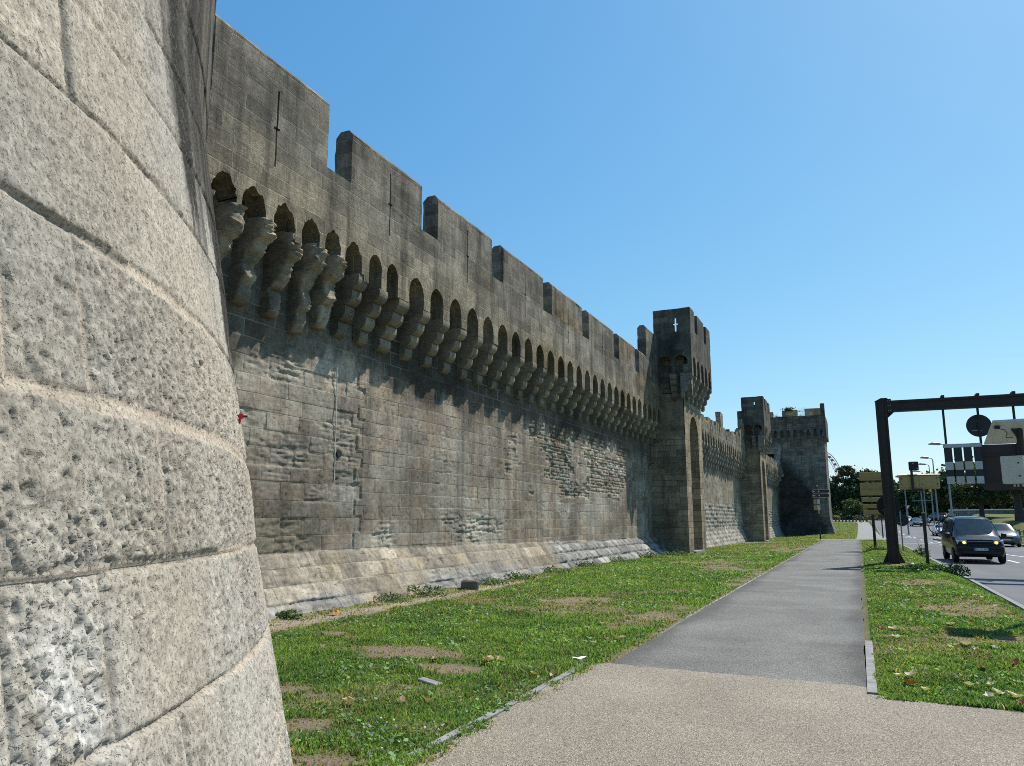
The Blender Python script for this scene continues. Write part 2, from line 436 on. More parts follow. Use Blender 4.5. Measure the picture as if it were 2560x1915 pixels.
# ------------------------------------------------------------------ camera, sky, sun
cam = bpy.data.cameras.new('camera'); camo = bpy.data.objects.new('camera', cam); COL.objects.link(camo)
cam.sensor_fit = 'HORIZONTAL'; cam.sensor_width = 36; cam.lens = 36 * 1922 / 2560; cam.clip_end = 6000; cam.clip_start = 0.05
camo.location = (0, 0, 1.6)
camo.rotation_euler = (R(90 + 10.0), 0, R(24.0))
scene.camera = camo
SUN_EL, SUN_AZ = R(54), R(28.4)
w = bpy.data.worlds.new('World'); scene.world = w; w.use_nodes = True
nt = w.node_tree; bg = nt.nodes['Background']
sky = nt.nodes.new('ShaderNodeTexSky'); sky.sky_type = 'NISHITA'; sky.sun_disc = False
sky.sun_elevation = SUN_EL; sky.sun_rotation = SUN_AZ; sky.air_density = 1.0; sky.dust_density = 0.6; sky.ozone_density = 1.6
# grade the physical sky to this camera's blue: per-channel power on the sky colour
sp_ = nt.nodes.new('ShaderNodeSeparateColor'); cb_ = nt.nodes.new('ShaderNodeCombineColor'); nt.links.new(sky.outputs[0], sp_.inputs[0])
for k, (g_, p_) in enumerate(((0.60, 1.15), (1.46, 0.79), (2.72, 0.53))):
    pw_ = nt.nodes.new('ShaderNodeMath'); pw_.operation = 'POWER'; nt.links.new(sp_.outputs[k], pw_.inputs[0]); pw_.inputs[1].default_value = p_
    ml_ = nt.nodes.new('ShaderNodeMath'); ml_.operation = 'MULTIPLY'; nt.links.new(pw_.outputs[0], ml_.inputs[0]); ml_.inputs[1].default_value = g_
    nt.links.new(ml_.outputs[0], cb_.inputs[k])
nt.links.new(cb_.outputs[0], bg.inputs[0]); bg.inputs[1].default_value = 0.1
sun = bpy.data.lights.new('sun', 'SUN'); suno = bpy.data.objects.new('sun', sun); COL.objects.link(suno)
sun.energy = 5.0; sun.angle = R(0.53); sun.color = (1.0, 0.95, 0.87)
from mathutils import Vector
sd = Vector((math.cos(SUN_EL) * math.sin(SUN_AZ), math.cos(SUN_EL) * math.cos(SUN_AZ), math.sin(SUN_EL)))
suno.rotation_euler = sd.to_track_quat('Z', 'Y').to_euler(); suno.location = (20, 20, 40)
scene.view_settings.view_transform = 'Standard'; scene.view_settings.look = 'None'
scene.view_settings.exposure = 0.32; scene.view_settings.gamma = 1.0
scene.render.engine = 'CYCLES'; scene.cycles.use_denoising = False; scene.cycles.filter_width = 0.95
scene.cycles.max_bounces = 6; scene.cycles.diffuse_bounces = 2; scene.cycles.transparent_max_bounces = 8
# ================================================================== TERRAIN
def pl(x, pts):
    return np.interp(x, [p[0] for p in pts], [p[1] for p in pts])
ZL = [(-80, 0), (25, 0), (38, -.12), (74, -.42), (105, -.56), (140, -.2), (180, .6), (222, 1.15), (4000, 1.15)]
ZP = [(-80, 0), (66, 0), (105, -.3), (140, 0), (180, .6), (222, 1.15), (4000, 1.15)]
ZR = [(-80, -.26), (39, -.29), (65, -.385), (108, -.50), (148, .3), (200, .9), (222, 1.13), (4000, 1.13)]
XL = [(-80, 3.0), (20, 2.98), (60, 2.8), (91, 2.4), (120, 2.4), (150, 2.6), (205, 2.6)]
XR = [(-80, 10.4), (20, 10.4), (60, 10.6), (91, 10.4), (120, 10.6), (150, 12.5), (205, 16)]
def road_z(y): return pl(y, ZR)
def TT(x, y):
    x = np.asarray(x, float); y = np.asarray(y, float) + np.zeros_like(x)
    a = ss(-7.5, -3.0, x)
    z = pl(y, ZL) * (1 - a) + pl(y, ZP) * a
    z = z + 0.05 * ss(0.05, 0.6, x) * (1 - ss(62, 64.5, y)) * ss(7.5, 9, y)
    xl = pl(y, XL); rz = road_z(y)
    b = ss(xl - 1.0, xl - 0.15, x)
    z = z * (1 - b) + (rz + 0.11) * b
    c = ss(xl - 0.14, xl - 0.10, x)
    xr = pl(y, XR)
    z = z * (1 - c) + (rz - 0.10) * c
    d = ss(xr + 0.16, xr + 0.2, x)
    bank = ss(xr + 0.8, xr + 4.2, x) * np.interp(y, [20, 50, 80, 120, 200, 260], [.2, .6, 1.3, 2.3, 2.2, 1.0])
    z = z * (1 - d) + (rz + 0.1 + bank) * d
    return z
def T1(x, y): return float(TT(np.array([x]), np.array([y]))[0])

PATCH = [(-5.3, 8.4, .95, .35), (-6.7, 9.3, .45, .28), (-5.0, 6.2, .5, .25), (-5.1, 14.7, .9, .8), (-3.15, 13.1, .45, 1.5), (1.2, 12.3, 1.4, .8), (1.8, 16.1, .9, 1.2),
         (-3.4, 4.4, .55, .3), (-4.3, 7.7, .5, .25), (1.25, 21.6, .9, 1.1), (-4.1, 5.2, .3, .2), (-2.9, 22.4, .35, 2.5), (-5, 30, 1.6, 2.2), (1.2, 30.2, .8, 1.6), (-4.2, 26, 1.0, 1.4), (-3.6, 45, .9, 5), (-5.5, 52, 1.6, 4)]
def dry_mask(x, y):
    """0 = lush turf, 1 = bare soil"""
    n = fbm(x * 1.7, y * 1.7, 0, 5, 4)
    m = 0
    for (a, b, c, d) in PATCH:
        q = ((x - a) / c) ** 2 + ((y - b) / d) ** 2
        m = np.maximum(m, ss(1.45, 0.2, q + (n - .5) * 4.2 + (fbm(x * 6, y * 6, 0, 6, 3) - .5) * 1.6))
    n2 = fbm(x * .45 + 3, y * .45, 0, 9, 4)
    m = np.maximum(m, .6 * ss(.62, .74, n2))
    m = m * np.where(y > 64, .15, 1)
    edge = -8.6 + .85 * (1 - ss(14, 30, y)) + (n - .5) * .5
    m = np.maximum(m, ss(edge + .15, edge - .05, x) * (1 - .6 * ss(16, 26, y)) * (1 - .45 * ss(-8.1, -8.35, x + (n - .5) * .5) * ss(9, 12, y)))
    m = np.maximum(m, .8 * ss(-2.82, -2.72, x + (n - .5) * .25) * (x < 0))
    return m * np.where(y > 64, .2, 1)

xs = np.concatenate([[-2500, -900, -300, -120, -60, -35, -22, -16, -12.5], np.arange(-10.5, 3.4, .13), [3.6, 4.5, 6, 8, 9.6], np.arange(10, 19, .4), [20, 22, 25, 30, 40, 60, 100, 250, 800, 2500]])
ys = np.concatenate([[-2500, -600, -120, -40, -15, -5, -1, 1], np.arange(2.4, 36, .14), np.arange(36, 72, .3), np.arange(72, 230, 2.0), [235, 245, 260, 300, 380, 550, 900, 1600, 4000]])
GX, GY = np.meshgrid(xs, ys)
GZ = TT(GX, GY)
nz = fbm(GX * 3, GY * 3, 0, 21, 3) - .5
lawn = (GX < 2.0) & (GY < 64)
GZ = GZ + np.where(lawn & (GX > -9), .035 * nz, 0)
# under the paths the soil drops a little
onpath = ((GX > -2.62) & (GX < -.08) & (GY < 66)) | ((GX > -.2) & (GX < 1.9) & (GY > 66.5) & (GY < 200))
GZ = GZ - np.where(onpath, .05, 0)
dm = dry_mask(GX, GY)
g1 = np.array([.060, .095, .022]); g2 = np.array([.105, .125, .035]); so = np.array([.19, .15, .105]); sand = np.array([.29, .25, .195]); dryg = np.array([.20, .17, .075])
nn = fbm(GX * .8, GY * .8, 0, 31, 4)[..., None]
gc = g1 * (1 - nn) + g2 * nn
far = ss(30, 62, GY)[..., None]
gc = gc * (1 - .45 * far) + dryg * .45 * far
gc = np.where((GY > 64)[..., None], gc * .45 + np.array([.12, .145, .045]) * .55, gc)
soilc = so * (1 - ss(-7.6, -8.1, GX)[..., None]) + sand * ss(-7.6, -8.1, GX)[..., None]
gc = gc * (1 - dm[..., None]) + soilc * dm[..., None]
gc = np.where((GX > 10)[..., None], np.array([.10, .115, .035]) * (.7 + .6 * nn), gc)
ground = grid_mesh('ground', np.stack([GX, GY, GZ], -1), gc, M['ground'])
tag(ground, kind='structure')

def strip(name, mat, yst, xa, xb, lift, nx=14, col=(.3, .3, .3), zf=None, cf=None):
    Y = np.asarray(yst, float)[:, None]; a = np.asarray(xa(Y[:, 0]))[:, None]; b = np.asarray(xb(Y[:, 0]))[:, None]
    t = np.linspace(0, 1, nx)[None]
    X = a + (b - a) * t; Y = Y + 0 * X
    Z = (TT(X, Y) if zf is None else zf(X, Y)) + lift
    C = np.zeros(X.shape + (3,)) + np.array(col)
    if cf is not None: C = cf(X, Y, C)
    o = grid_mesh(name, np.stack([X, Y, Z], -1), C, mat)
    return tag(o, kind='structure')

def zpath(X, Y): return pl(Y, ZP)
def pathcol(X, Y, C):
    n = fbm(X * 1.3, Y * .5, 0, 3, 4)
    e = np.minimum(X + 2.65, -.05 - X)
    k = (.86 + .28 * n) * (1 - .38 * ss(.35, .0, e + (n - .5) * .5) * (Y < 64)) 
    st = fbm(X * .6, Y * 2.2, 0, 13, 3)
    k = k * (1 - .14 * ss(.55, .7, st))
    return C * k[..., None]
EDGE = lambda Y, s: .05 * (fbm(Y * 1.1, Y * 0, 0, s, 3) - .5) * 2
footpath = strip('footpath', M['asphalt_path'], np.concatenate([np.concatenate([[8.38], np.arange(8.6, 30, .3)]), np.arange(30, 64.01, .6)]), lambda Y: -2.65 + EDGE(Y, 3) + .0 * Y, lambda Y: -.06 + EDGE(Y, 8) * .8 + 0 * Y, .012, 40, (.172, .173, .170), zpath, pathcol)
cross = strip('paved_crossing', M['asphalt_path'], np.arange(64.0, 67.01, .5), lambda Y: -3.2 + 0 * Y, lambda Y: 2.1 + 0 * Y, .010, 20, (.20, .20, .197), lambda X, Y: pl(Y, ZP))
side = strip('side_path', M['asphalt_path'], np.arange(65.6, 66.61, .5), lambda Y: -10 + 0 * Y, lambda Y: -3.2 + 0 * Y, .03, 20, (.26, .25, .225))
farpath = strip('far_footpath', M['asphalt_path'], np.arange(67, 207, 2.0), lambda Y: -.35 - .6 * ss(165, 200, Y), lambda Y: 2.0 - .25 * ss(150, 200, Y), .015, 8, (.25, .255, .25), lambda X, Y: pl(Y, ZP))
# beige resin-bound forecourt
def bx0(Y): return np.where(Y > 3.4, -2.83 - .02 * np.sin(Y * 2), -2.83 - (3.4 - Y) * .15)
by = np.concatenate([np.arange(-9, 2, 1.0), np.arange(2, 7.0, .25), np.linspace(7.0, 8.6, 18)])
V = []; F = []; C = []
nxp = 150
for Yv in by:
    a = float(bx0(np.array(Yv))); full = 2.75
    # far edge runs obliquely: y = 8.6 at x=-2.65 ... 8.1 at x=0, 7.87 at x=1.13, 7.5 at 2.9
    for t in np.linspace(0, 1, nxp):
        x = a + (full - a) * t
        ylim = np.interp(x, [-2.9, -2.65, -.05, .0, 1.13, 2.9], [8.45, 8.62, 8.47, 8.09, 7.88, 7.5])
        ylim += .012 * math.sin(x * 9.0) + .010 * math.sin(x * 23.0 + 1) + random.uniform(-.012, .012)
        y = Yv if Yv <= 7.0 else 7.0 + (ylim - 7.0) * (Yv - 7.0) / 1.6
        V.append((x, y, 0)); k = 1.0
        C.append((.285, .262, .225))
V = np.array(V); V[:, 2] = TT(V[:, 0], V[:, 1]) + .016
bz = pl(V[:, 1], ZP) + .016; V[:, 2] = np.where(V[:, 0] < 1.9, bz, V[:, 2])
C = np.array(C); nb = fbm(V[:, 0] * .9, V[:, 1] * .9, 0, 77, 4); C = C * (.84 + .32 * nb)[:, None] * np.array([1, .985 + .0, .97])
i = np.arange(len(by) * nxp).reshape(len(by), nxp)
F = np.stack([i[:-1, :-1], i[:-1, 1:], i[1:, 1:], i[1:, :-1]], -1).reshape(-1, 4)
tag(mesh_np('beige_forecourt', V, F, M['beige'], None, C), kind='structure')
# granite edging stones
def edging(name, pts, wdt, hgt):
    mb = MB()
    for (x0, y0), (x1, y1) in zip(pts[:-1], pts[1:]):
        L = math.hypot(x1 - x0, y1 - y0); n = max(1, int(L / .9))
        for k in range(n):
            a, b = k / n + .006 / L, (k + 1) / n - .006 / L
            ax, ay, bx, by_ = x0 + (x1 - x0) * a, y0 + (y1 - y0) * a, x0 + (x1 - x0) * b, y0 + (y1 - y0) * b
            nx, ny = -(y1 - y0) / L * wdt / 2, (x1 - x0) / L * wdt / 2
            dz = random.uniform(-.006, .006); z0 = T1(ax, ay); z1 = T1(bx, by_)
            mb.hexa([(ax - nx, ay - ny, z0 - .12), (bx - nx, by_ - ny, z1 - .12), (bx + nx, by_ + ny, z1 - .12), (ax + nx, ay + ny, z0 - .12),
                     (ax - nx, ay - ny, z0 + hgt + dz), (bx - nx, by_ - ny, z1 + hgt + dz), (bx + nx, by_ + ny, z1 + hgt + dz), (ax + nx, ay + ny, z0 + hgt + dz)])
    return tag(mb.build(name, M['kerb'], None, uv=False), kind='structure')
edging('path_kerb', [(-2.88, 3.0), (-2.88, 8.5)], .07, .022)
edging('path_kerb', [(-.005, 8.12), (-.005, 11.5)], .085, .028)
edging('path_kerb', [(-2.70, 11.2), (-2.70, 30), (-2.66, 63)], .05, .006)
# road
def roadcol(X, Y, C):
    xl = pl(Y, XL); xr = pl(Y, XR); u = (X - xl) / (xr - xl)
    n = fbm(X * .8, Y * .12, 0, 41, 4)
    k = .86 + .3 * n - .10 * np.exp(-((u - .2) / .05) ** 2) - .08 * np.exp(-((u - .38) / .05) ** 2)
    k = k * (1 - .3 * ss(.05, 0, u))
    return C * k[..., None]
road = strip('road', M['asphalt_road'], np.concatenate([np.arange(-60, 60, 1.5), np.arange(60, 206, 2.0)]), lambda Y: pl(Y, XL), lambda Y: pl(Y, XR), 0.0, 46, (.13, .133, .138), lambda X, Y: road_z(Y), roadcol)
xroad = strip('cross_road', M['asphalt_road'], np.arange(204, 236, 2.0), lambda Y: -160 + 0 * Y, lambda Y: 160 + 0 * Y, .06, 60, (.14, .14, .142))
mb = MB()
for side_, (xf, s0) in enumerate(((lambda y: float(pl(y, XL)) - .15, 1), (lambda y: float(pl(y, XR)) + .15 - .14, 1))):
    yy = -30.0
    while yy < 200:
        L = 1.0
        a, b = yy + .006, yy + L - .006
        xa, xb = xf(a), xf(b); za, zb = float(road_z(a)), float(road_z(b))
        hh = .125
        mb.hexa([(xa, a, za - .2), (xa + .14, a, za - .2), (xb + .14, b, zb - .2), (xb, b, zb - .2), (xa + .012, a, za + hh), (xa + .125, a, za + hh), (xb + .125, b, zb + hh), (xb + .012, b, zb + hh)])
        yy += L
tag(mb.build('road_kerb', M['kerb'], None, uv=False), kind='structure')
# painted lines
def dash(mb, x0, y0, x1, y1, wd):
    L = math.hypot(x1 - x0, y1 - y0); nx, ny = -(y1 - y0) / L * wd / 2, (x1 - x0) / L * wd / 2
    n = max(1, int(L / 2))
    for k in range(n):
        a = k / n; b = (k + 1) / n
        p = [(x0 + (x1 - x0) * t, y0 + (y1 - y0) * t) for t in (a, b)]
        mb.quad(*[(q[0] + sx * nx, q[1] + sx * ny, float(road_z(q[1])) + .006) for q, sx in ((p[0], -1), (p[0], 1), (p[1], 1), (p[1], -1))])
mb = MB()
for y in np.arange(-4, 56, 6.2): dash(mb, 6.15, y + .6, 6.14, y + 3.6, .13)
dash(mb, 7.6, 46.2, 6.9, 51.5, .15); dash(mb, 6.9, 51.5, 6.45, 60, .15)
dash(mb, 6.3, 62, 6.0, 79, .14)
for y in np.arange(66, 190, 9): dash(mb, 5.6 - .012 * (y - 66), y, 5.6 - .012 * (y - 63), y + 3, .13)
for k in range(7): dash(mb, 3.0 + k * .42, 98 + .0 * k, 3.0 + k * .42, 101, .22)
dash(mb, 3.0, 72, 5.6, 72, .3); dash(mb, 8.2, 40, 9.9, 38, .12); dash(mb, 8.6, 34, 10, 32.4, .12)
tag(mb.build('road_markings', M['marking'], None, uv=False, fix=False), kind='structure')
# traffic island
mb = MB(); pts = []
for k in range(20):
    t = 2 * math.pi * k / 20
    pts.append((7.6 + 1.15 * math.cos(t), 86 + 6 * math.sin(t)))
z0 = float(road_z(86)); mb.prism(pts, 2, z0 - .1, z0 + .14)
island = mb.build('traffic_island', M['kerb'], None, uv=False); tag(island, kind='structure')
mb = MB(); mb.prism([(7.6 + (p[0] - 7.6) * .78, 86 + (p[1] - 86) * .86) for p in pts], 2, z0 + .13, z0 + .17)
o = mb.build('island_paving', M['beige'], None, uv=False, col=(.30, .28, .25)); tag(o, kind='structure')
o = strip('verge_strip', M['ground'], np.arange(90, 200, 3.0), lambda Y: 2.0 - .25 * ss(150, 200, Y), lambda Y: pl(Y, XL) - .15, .05, 4, (.06, .075, .025)); 

# ================================================================== MASONRY
class Courses:
    def __init__(s, zs, wmin, wmax, u0, u1, seed, fixed=None):
        r = np.random.default_rng(seed); s.z = np.array(zs, float); s.e = []
        for k in range(len(zs) - 1):
            e = [u0 - r.uniform(.1, wmax)]
            while e[-1] < u1 + wmax: e.append(e[-1] + r.uniform(wmin, wmax))
            e = np.array(e)
            if fixed and k in fixed:
                f = np.array(sorted(fixed[k])); lo, hi = f[0] - wmin * .8, f[-1] + wmin * .8
                e = np.concatenate([e[e < lo], f, e[e > hi]])
            s.e.append(e)
    def q(s, u, z):
        row = np.clip(np.searchsorted(s.z, z) - 1, 0, len(s.z) - 2)
        dz = np.minimum(np.abs(z - s.z[row]), np.abs(s.z[row + 1] - z)); du = np.full_like(u, 9.); bid = np.zeros(u.shape, int)
        fz = (z - s.z[row]) / (s.z[row + 1] - s.z[row])
        for k in range(len(s.z) - 1):
            m = row == k
            if m.any():
                e = s.e[k]; j = np.clip(np.searchsorted(e, u[m]) - 1, 0, len(e) - 2)
                du[m] = np.minimum(np.abs(u[m] - e[j]), np.abs(e[j + 1] - u[m])); bid[m] = j + 1000 * k
        h = lambda t: _h(bid, bid * 0 + t, bid * 0, 5)
        return row, bid, du, dz, fz, h

class Reg:
    """same block layout as the joint nodes of the stone_joint material"""
    reg = True
    def __init__(s, zs, k=1.0): s.z = np.array(zs, float); s.k = k
    def rc(s, z): return np.interp(z, s.z, np.arange(len(s.z)))
    def q(s, u, z):
        u = u * s.k; rc = s.rc(z); row = np.floor(rc); fz = rc - row
        b = (u + .07 * np.sin(2.3 * u + 1.7 * row) + .045 * np.sin(5.1 * u + 4.1 * row)) / JW + np.mod(row * .618034, 1)
        fb = b - np.floor(b); bid = (np.floor(b) + 1000 * row).astype(int)
        return row, bid, np.minimum(fb, 1 - fb) * JW, np.minimum(fz, 1 - fz) * .29, fz, (lambda t: _h(bid, bid * 0 + t, bid * 0, 5))

def seqz(z0, z1, a, b, seed):
    r = np.random.default_rng(seed); z = [z0]
    while z[-1] < z1: z.append(z[-1] + r.uniform(a, b))
    return z

def relief(u, v, cs, ero, base, jw=.012, jd=.016, seed=0, mort=(.36, .32, .26), rough=.003, furrow=.03):
    """block pattern -> displacement (m) and albedo for a stone face"""
    wob = .012 * (fbm(u * 4, v * 4, 0, seed + 50, 3) - .5) * 2
    rg = hasattr(cs, 'reg')
    if rg: wob = wob * 0
    row, bid, du, dz, fz, h = cs.q(u + wob, v + wob * .8)
    d = np.minimum(du, dz)
    hb = h(1); e = np.clip(ero * 1.3 - .25 + .5 * (hb - .5) * (ero > .02), 0, 1)
    jm = 1 - ss(jw * .5, jw * .5 + .010, d)
    if rg: jm = jm * 0
    disp = -jd * jm * (1 - .5 * e) - (.0015 + .010 * e) * (1 - ss(0, .045, d)) + (h(2) - .5) * (.008 + .03 * e)
    f1 = fbm(u * 1.6 + h(3) * 40, v * 13 + h(4) * 30, 0, seed + 3, 4); f2 = fbm(u * 9, v * 13, 0, seed + 8, 4)
    rid = 1 - np.abs(f1 - .5) * 2
    disp = disp + e * (-.035 + furrow * 1.9 * (rid - .6) + .03 * (f2 - .5)) + rough * (fbm(u * 14, v * 14, 0, seed + 13, 3) - .5) * 2
    pits = ss(.62, .75, fbm(u * 11, v * 11, 0, seed + 17, 3)); disp = disp - .005 * pits
    tint = .74 + .50 * h(5)
    warm = (h(6) - .5) * .10
    c = np.array(base)[..., :] * np.ones(u.shape + (1,)) * tint[..., None]
    c = c * np.stack([1 + warm * .7, 1 + 0 * warm, 1 - warm * 1.2], -1)
    light = np.array([.40, .36, .29])
    c = c * (1 - .60 * e[..., None]) + light * (.62 + .6 * f2[..., None]) * .60 * e[..., None]
    crev = ss(.55, .3, rid)[..., None] * e[..., None]
    c = c * (1 - .35 * crev)
    c = c * (1 - .25 * pits[..., None])
    mc = np.array(mort)
    c = c * (1 - jm[..., None] * .75) + mc * jm[..., None] * .75
    return disp, c

def varispace(a, b, s0, s1):
    """spacing grows from s0 at a to s1 at b"""
    r = [a]
    while r[-1] < b: r.append(r[-1] + s0 + (s1 - s0) * (r[-1] - a) / (b - a))
    r[-1] = b
    return np.array(r)

# ------------------------------------------------------------------ round tower (next to the camera)
TCX, TCY = -5.39, -.87
PROF = [(-.4, 5.06), (0, 4.92), (.4, 4.825), (.823, 4.735), (1.026, 4.69), (1.167, 4.66), (1.33, 4.624), (1.486, 4.589), (1.667, 4.563), (1.831, 4.530), (2.057, 4.487), (2.189, 4.459), (2.384, 4.428), (2.526, 4.402), (2.778, 4.359), (2.952, 4.331), (3.129, 4.307), (3.43, 4.303), (9.6, 4.29)]
zj = [-.5, .0, .33, .66, .955, 1.238, 1.512, 1.805, 2.125, 2.40, 2.645, 2.888, 3.225, 3.55, 3.86, 4.15, 4.45, 4.78, 5.1, 5.4, 5.7, 6.0, 6.3, 6.6, 6.9, 7.2, 7.5, 7.8, 8.1, 8.4, 8.7, 9.0, 9.3, 9.7]
fx = {11: [1.2, 2.36, 3.3], 10: [1.3, 2.07, 2.9], 9: [1.2, 1.885, 2.53, 3.2], 8: [1.4, 2.085, 2.86], 7: [1.05, 1.64, 1.865, 2.59, 3.3], 6: [1.1, 2.12, 2.80, 3.45], 5: [1.0, 1.61, 1.855, 2.66, 3.4], 4: [1.3, 2.085, 2.32, 3.1], 3: [1.1, 1.8, 2.5, 3.2]}
tcs = Courses(zj, .5, .8, -12, 16, 3, fx)
def tower_surface(TH, Z, seed=1):
    u = TH * 4.57
    jw, jd = .016, .020
    wob = .012 * (fbm(u * 3, Z * 3, 0, 60, 4) - .5) * 2
    row, bid, du, dz, fz, h = tcs.q(u + wob, Z + wob * .8)
    d = np.minimum(du * 1.15, dz)
    n_lo = fbm(u * 2.2, Z * 2.2, 0, 70, 4); n_e = fbm(u * 14, Z * 14, 0, 71, 4)
    thick = np.where(np.isin(row, [7, 6]) & (dz < du * 1.15), .006, 0) + .007 * ss(.55, .75, n_lo)
    wide = .0028 + thick
    jm = 1 - ss(wide, wide + .007, d + (n_e - .5) * .006)
    # one block per course may be heavily pitted, worst near its lower edge
    rough = .25 + .75 * ss(.45, .75, h(1)) * ss(.35, .62, n_lo + .12 - .15 * fz)
    band = ss(1.85, 1.55, Z) * ss(1.30, 1.56, Z) * ss(2.4, 2.0, u)           # the spalled course above the thick joint
    rough = np.maximum(rough, band * ss(.75, .25, fz) * (.8 + .5 * n_lo))
    white = np.exp(-(((u - 1.74) / .12) ** 2 + ((Z - 1.32) / .13) ** 2)) * ss(.35, .6, n_e + .1)
    rough = np.maximum(rough, ss(1.6, 1.8, u) * 0 + 1.0 * (np.abs(u - 1.73) < .12) * (Z < 1.5) * (Z > .9))
    p1 = fbm(u * 62, Z * 62, 0, 81, 3, .65); p2 = fbm(u * 42, Z * 46, 0, 85, 3, .6); p3 = vn(u * 95, Z * 95, 0, 88)
    hole = ss(.70, .78, vn(u * 42, Z * 36, 0, 87)) * ss(.35, .6, fbm(u * 3, Z * 3, 0, 89, 3))
    fl = ss(.25, .75, fbm(u * 4, Z * 4, 0, 86, 3))
    pit = ss(.585, .635, p1) * (.4 + .6 * fl) * .8 + ss(.57, .63, p2) * rough * 1.25 + hole * .7
    up = .40 + .60 * ss(2.35, 1.75, Z); pit = pit * up
    lumpy = up * (p2 - .5) * .026 * rough + (p1 - .5) * .007 * (.35 + rough) + (p3 - .5) * .002
    disp = -.009 * jm * (1 - .4 * ss(.4, .6, n_lo)) + (1 - jm) * (lumpy - .0075 * pit) - .002 * (1 - ss(0, .03, d)) + (h(2) - .5) * .008 + (n_lo - .5) * .007
    base = np.array([.41, .362, .288]); grey = np.array([.385, .355, .302])
    t = ss(.35, .65, fbm(u * 1.1, Z * 1.1, 0, 90, 4))[..., None]
    c = base * (1 - t) + grey * t
    c = c * (.90 + .18 * h(5))[..., None] * (.80 + .40 * fbm(u * 45, Z * 45, 0, 92, 3))[..., None]
    lich = ss(.52, .66, fbm(u * 5, Z * 5, 0, 95, 4))[..., None] * ss(2.2, 1.5, Z)[..., None]
    c = c * (1 - .25 * lich) + np.array([.48, .45, .37]) * .25 * lich
    c = c * (1 - .30 * np.clip(pit, 0, 1)[..., None])
    pk = ss(.45, .65, n_lo)[..., None]
    mc = (np.array([.34, .295, .235]) * (1 - pk) + np.array([.48, .40, .31]) * pk) * (.75 + .5 * n_e)[..., None]
    jc = np.clip(jm * .85, 0, 1)[..., None]
    c = c * (1 - jc) + mc * jc
    c = c * (1 - .5 * white[..., None]) + np.array([.66, .65, .62]) * .5 * white[..., None]
    # black weathering crust high up towards the wall side
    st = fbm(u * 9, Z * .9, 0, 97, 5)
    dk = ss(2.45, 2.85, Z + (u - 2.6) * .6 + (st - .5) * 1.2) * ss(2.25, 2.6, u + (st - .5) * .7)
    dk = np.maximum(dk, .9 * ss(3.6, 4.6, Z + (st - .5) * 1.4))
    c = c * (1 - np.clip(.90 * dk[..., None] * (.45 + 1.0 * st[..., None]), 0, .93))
    return disp, c
th_f = np.concatenate([np.radians(varispace(15, 44, .055, .085)), np.radians(np.arange(44.5, 75, .5))])
zv = np.concatenate([np.arange(-.4, .75, .06), np.arange(.75, 2.45, .0048), np.arange(2.45, 4.0, .007), np.arange(4.05, 9.61, .12)])
TH, ZZ = np.meshgrid(th_f, zv)
dsp, cc = tower_surface(TH, ZZ)
rr = np.interp(ZZ, [p[0] for p in PROF], [p[1] for p in PROF]) + dsp
P = np.stack([TCX + rr * np.cos(TH), TCY + rr * np.sin(TH), ZZ], -1)
rt = thing('round_tower', 'pitted pale limestone round tower with a battered foot, nearest to the viewer', 'tower', (0, 0, 0))
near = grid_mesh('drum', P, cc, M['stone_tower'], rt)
th_c = np.concatenate([np.radians(np.arange(75, 181, 2.0)), np.radians(np.arange(182, 376, 2.5))]); th_c[-1] = np.radians(375)
zc = np.concatenate([np.arange(-.4, 4.0, .08), np.arange(4.05, 9.61, .12)])
TH2, ZZ2 = np.meshgrid(th_c, zc); d2, c2 = tower_surface(TH2 % (2 * math.pi), ZZ2)
r2 = np.interp(ZZ2, [p[0] for p in PROF], [p[1] for p in PROF]) + np.clip(d2, -.02, .02)
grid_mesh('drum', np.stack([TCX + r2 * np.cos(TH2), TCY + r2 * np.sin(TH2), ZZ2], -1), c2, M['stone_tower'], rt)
mb = MB()
for k in range(12):     # crown of merlons high above the view
    a0, a1 = R(k * 30), R(k * 30 + 20)
    pts = [(TCX + r * math.cos(a), TCY + r * math.sin(a)) for r, aa in ((4.31, np.linspace(a0, a1, 6)), (3.8, np.linspace(a1, a0, 6))) for a in aa]
    m2 = MB(); m2.prism(pts, 2, 9.55, 11.0); m2.build('merlon', M['stone_dark'], rt, col=(.17, .16, .14))
mb.prism([(TCX + 4.28 * math.cos(R(a)), TCY + 4.28 * math.sin(R(a))) for a in range(0, 360, 10)], 2, 9.4, 9.58)
mb.build('roof_terrace', M['stone_plain'], rt, col=(.3, .28, .24))

# ------------------------------------------------------------------ shared wall pieces
class Fr:
    """local frame: u along, z up, n outward"""
    def __init__(s, ox, oy, ux, uy, nx, ny): s.o = (ox, oy); s.u = (ux, uy); s.nn = (nx, ny)
    def __call__(s, u, z, n): return (s.o[0] + s.u[0] * u + s.nn[0] * n, s.o[1] + s.u[1] * u + s.nn[1] * n, z)

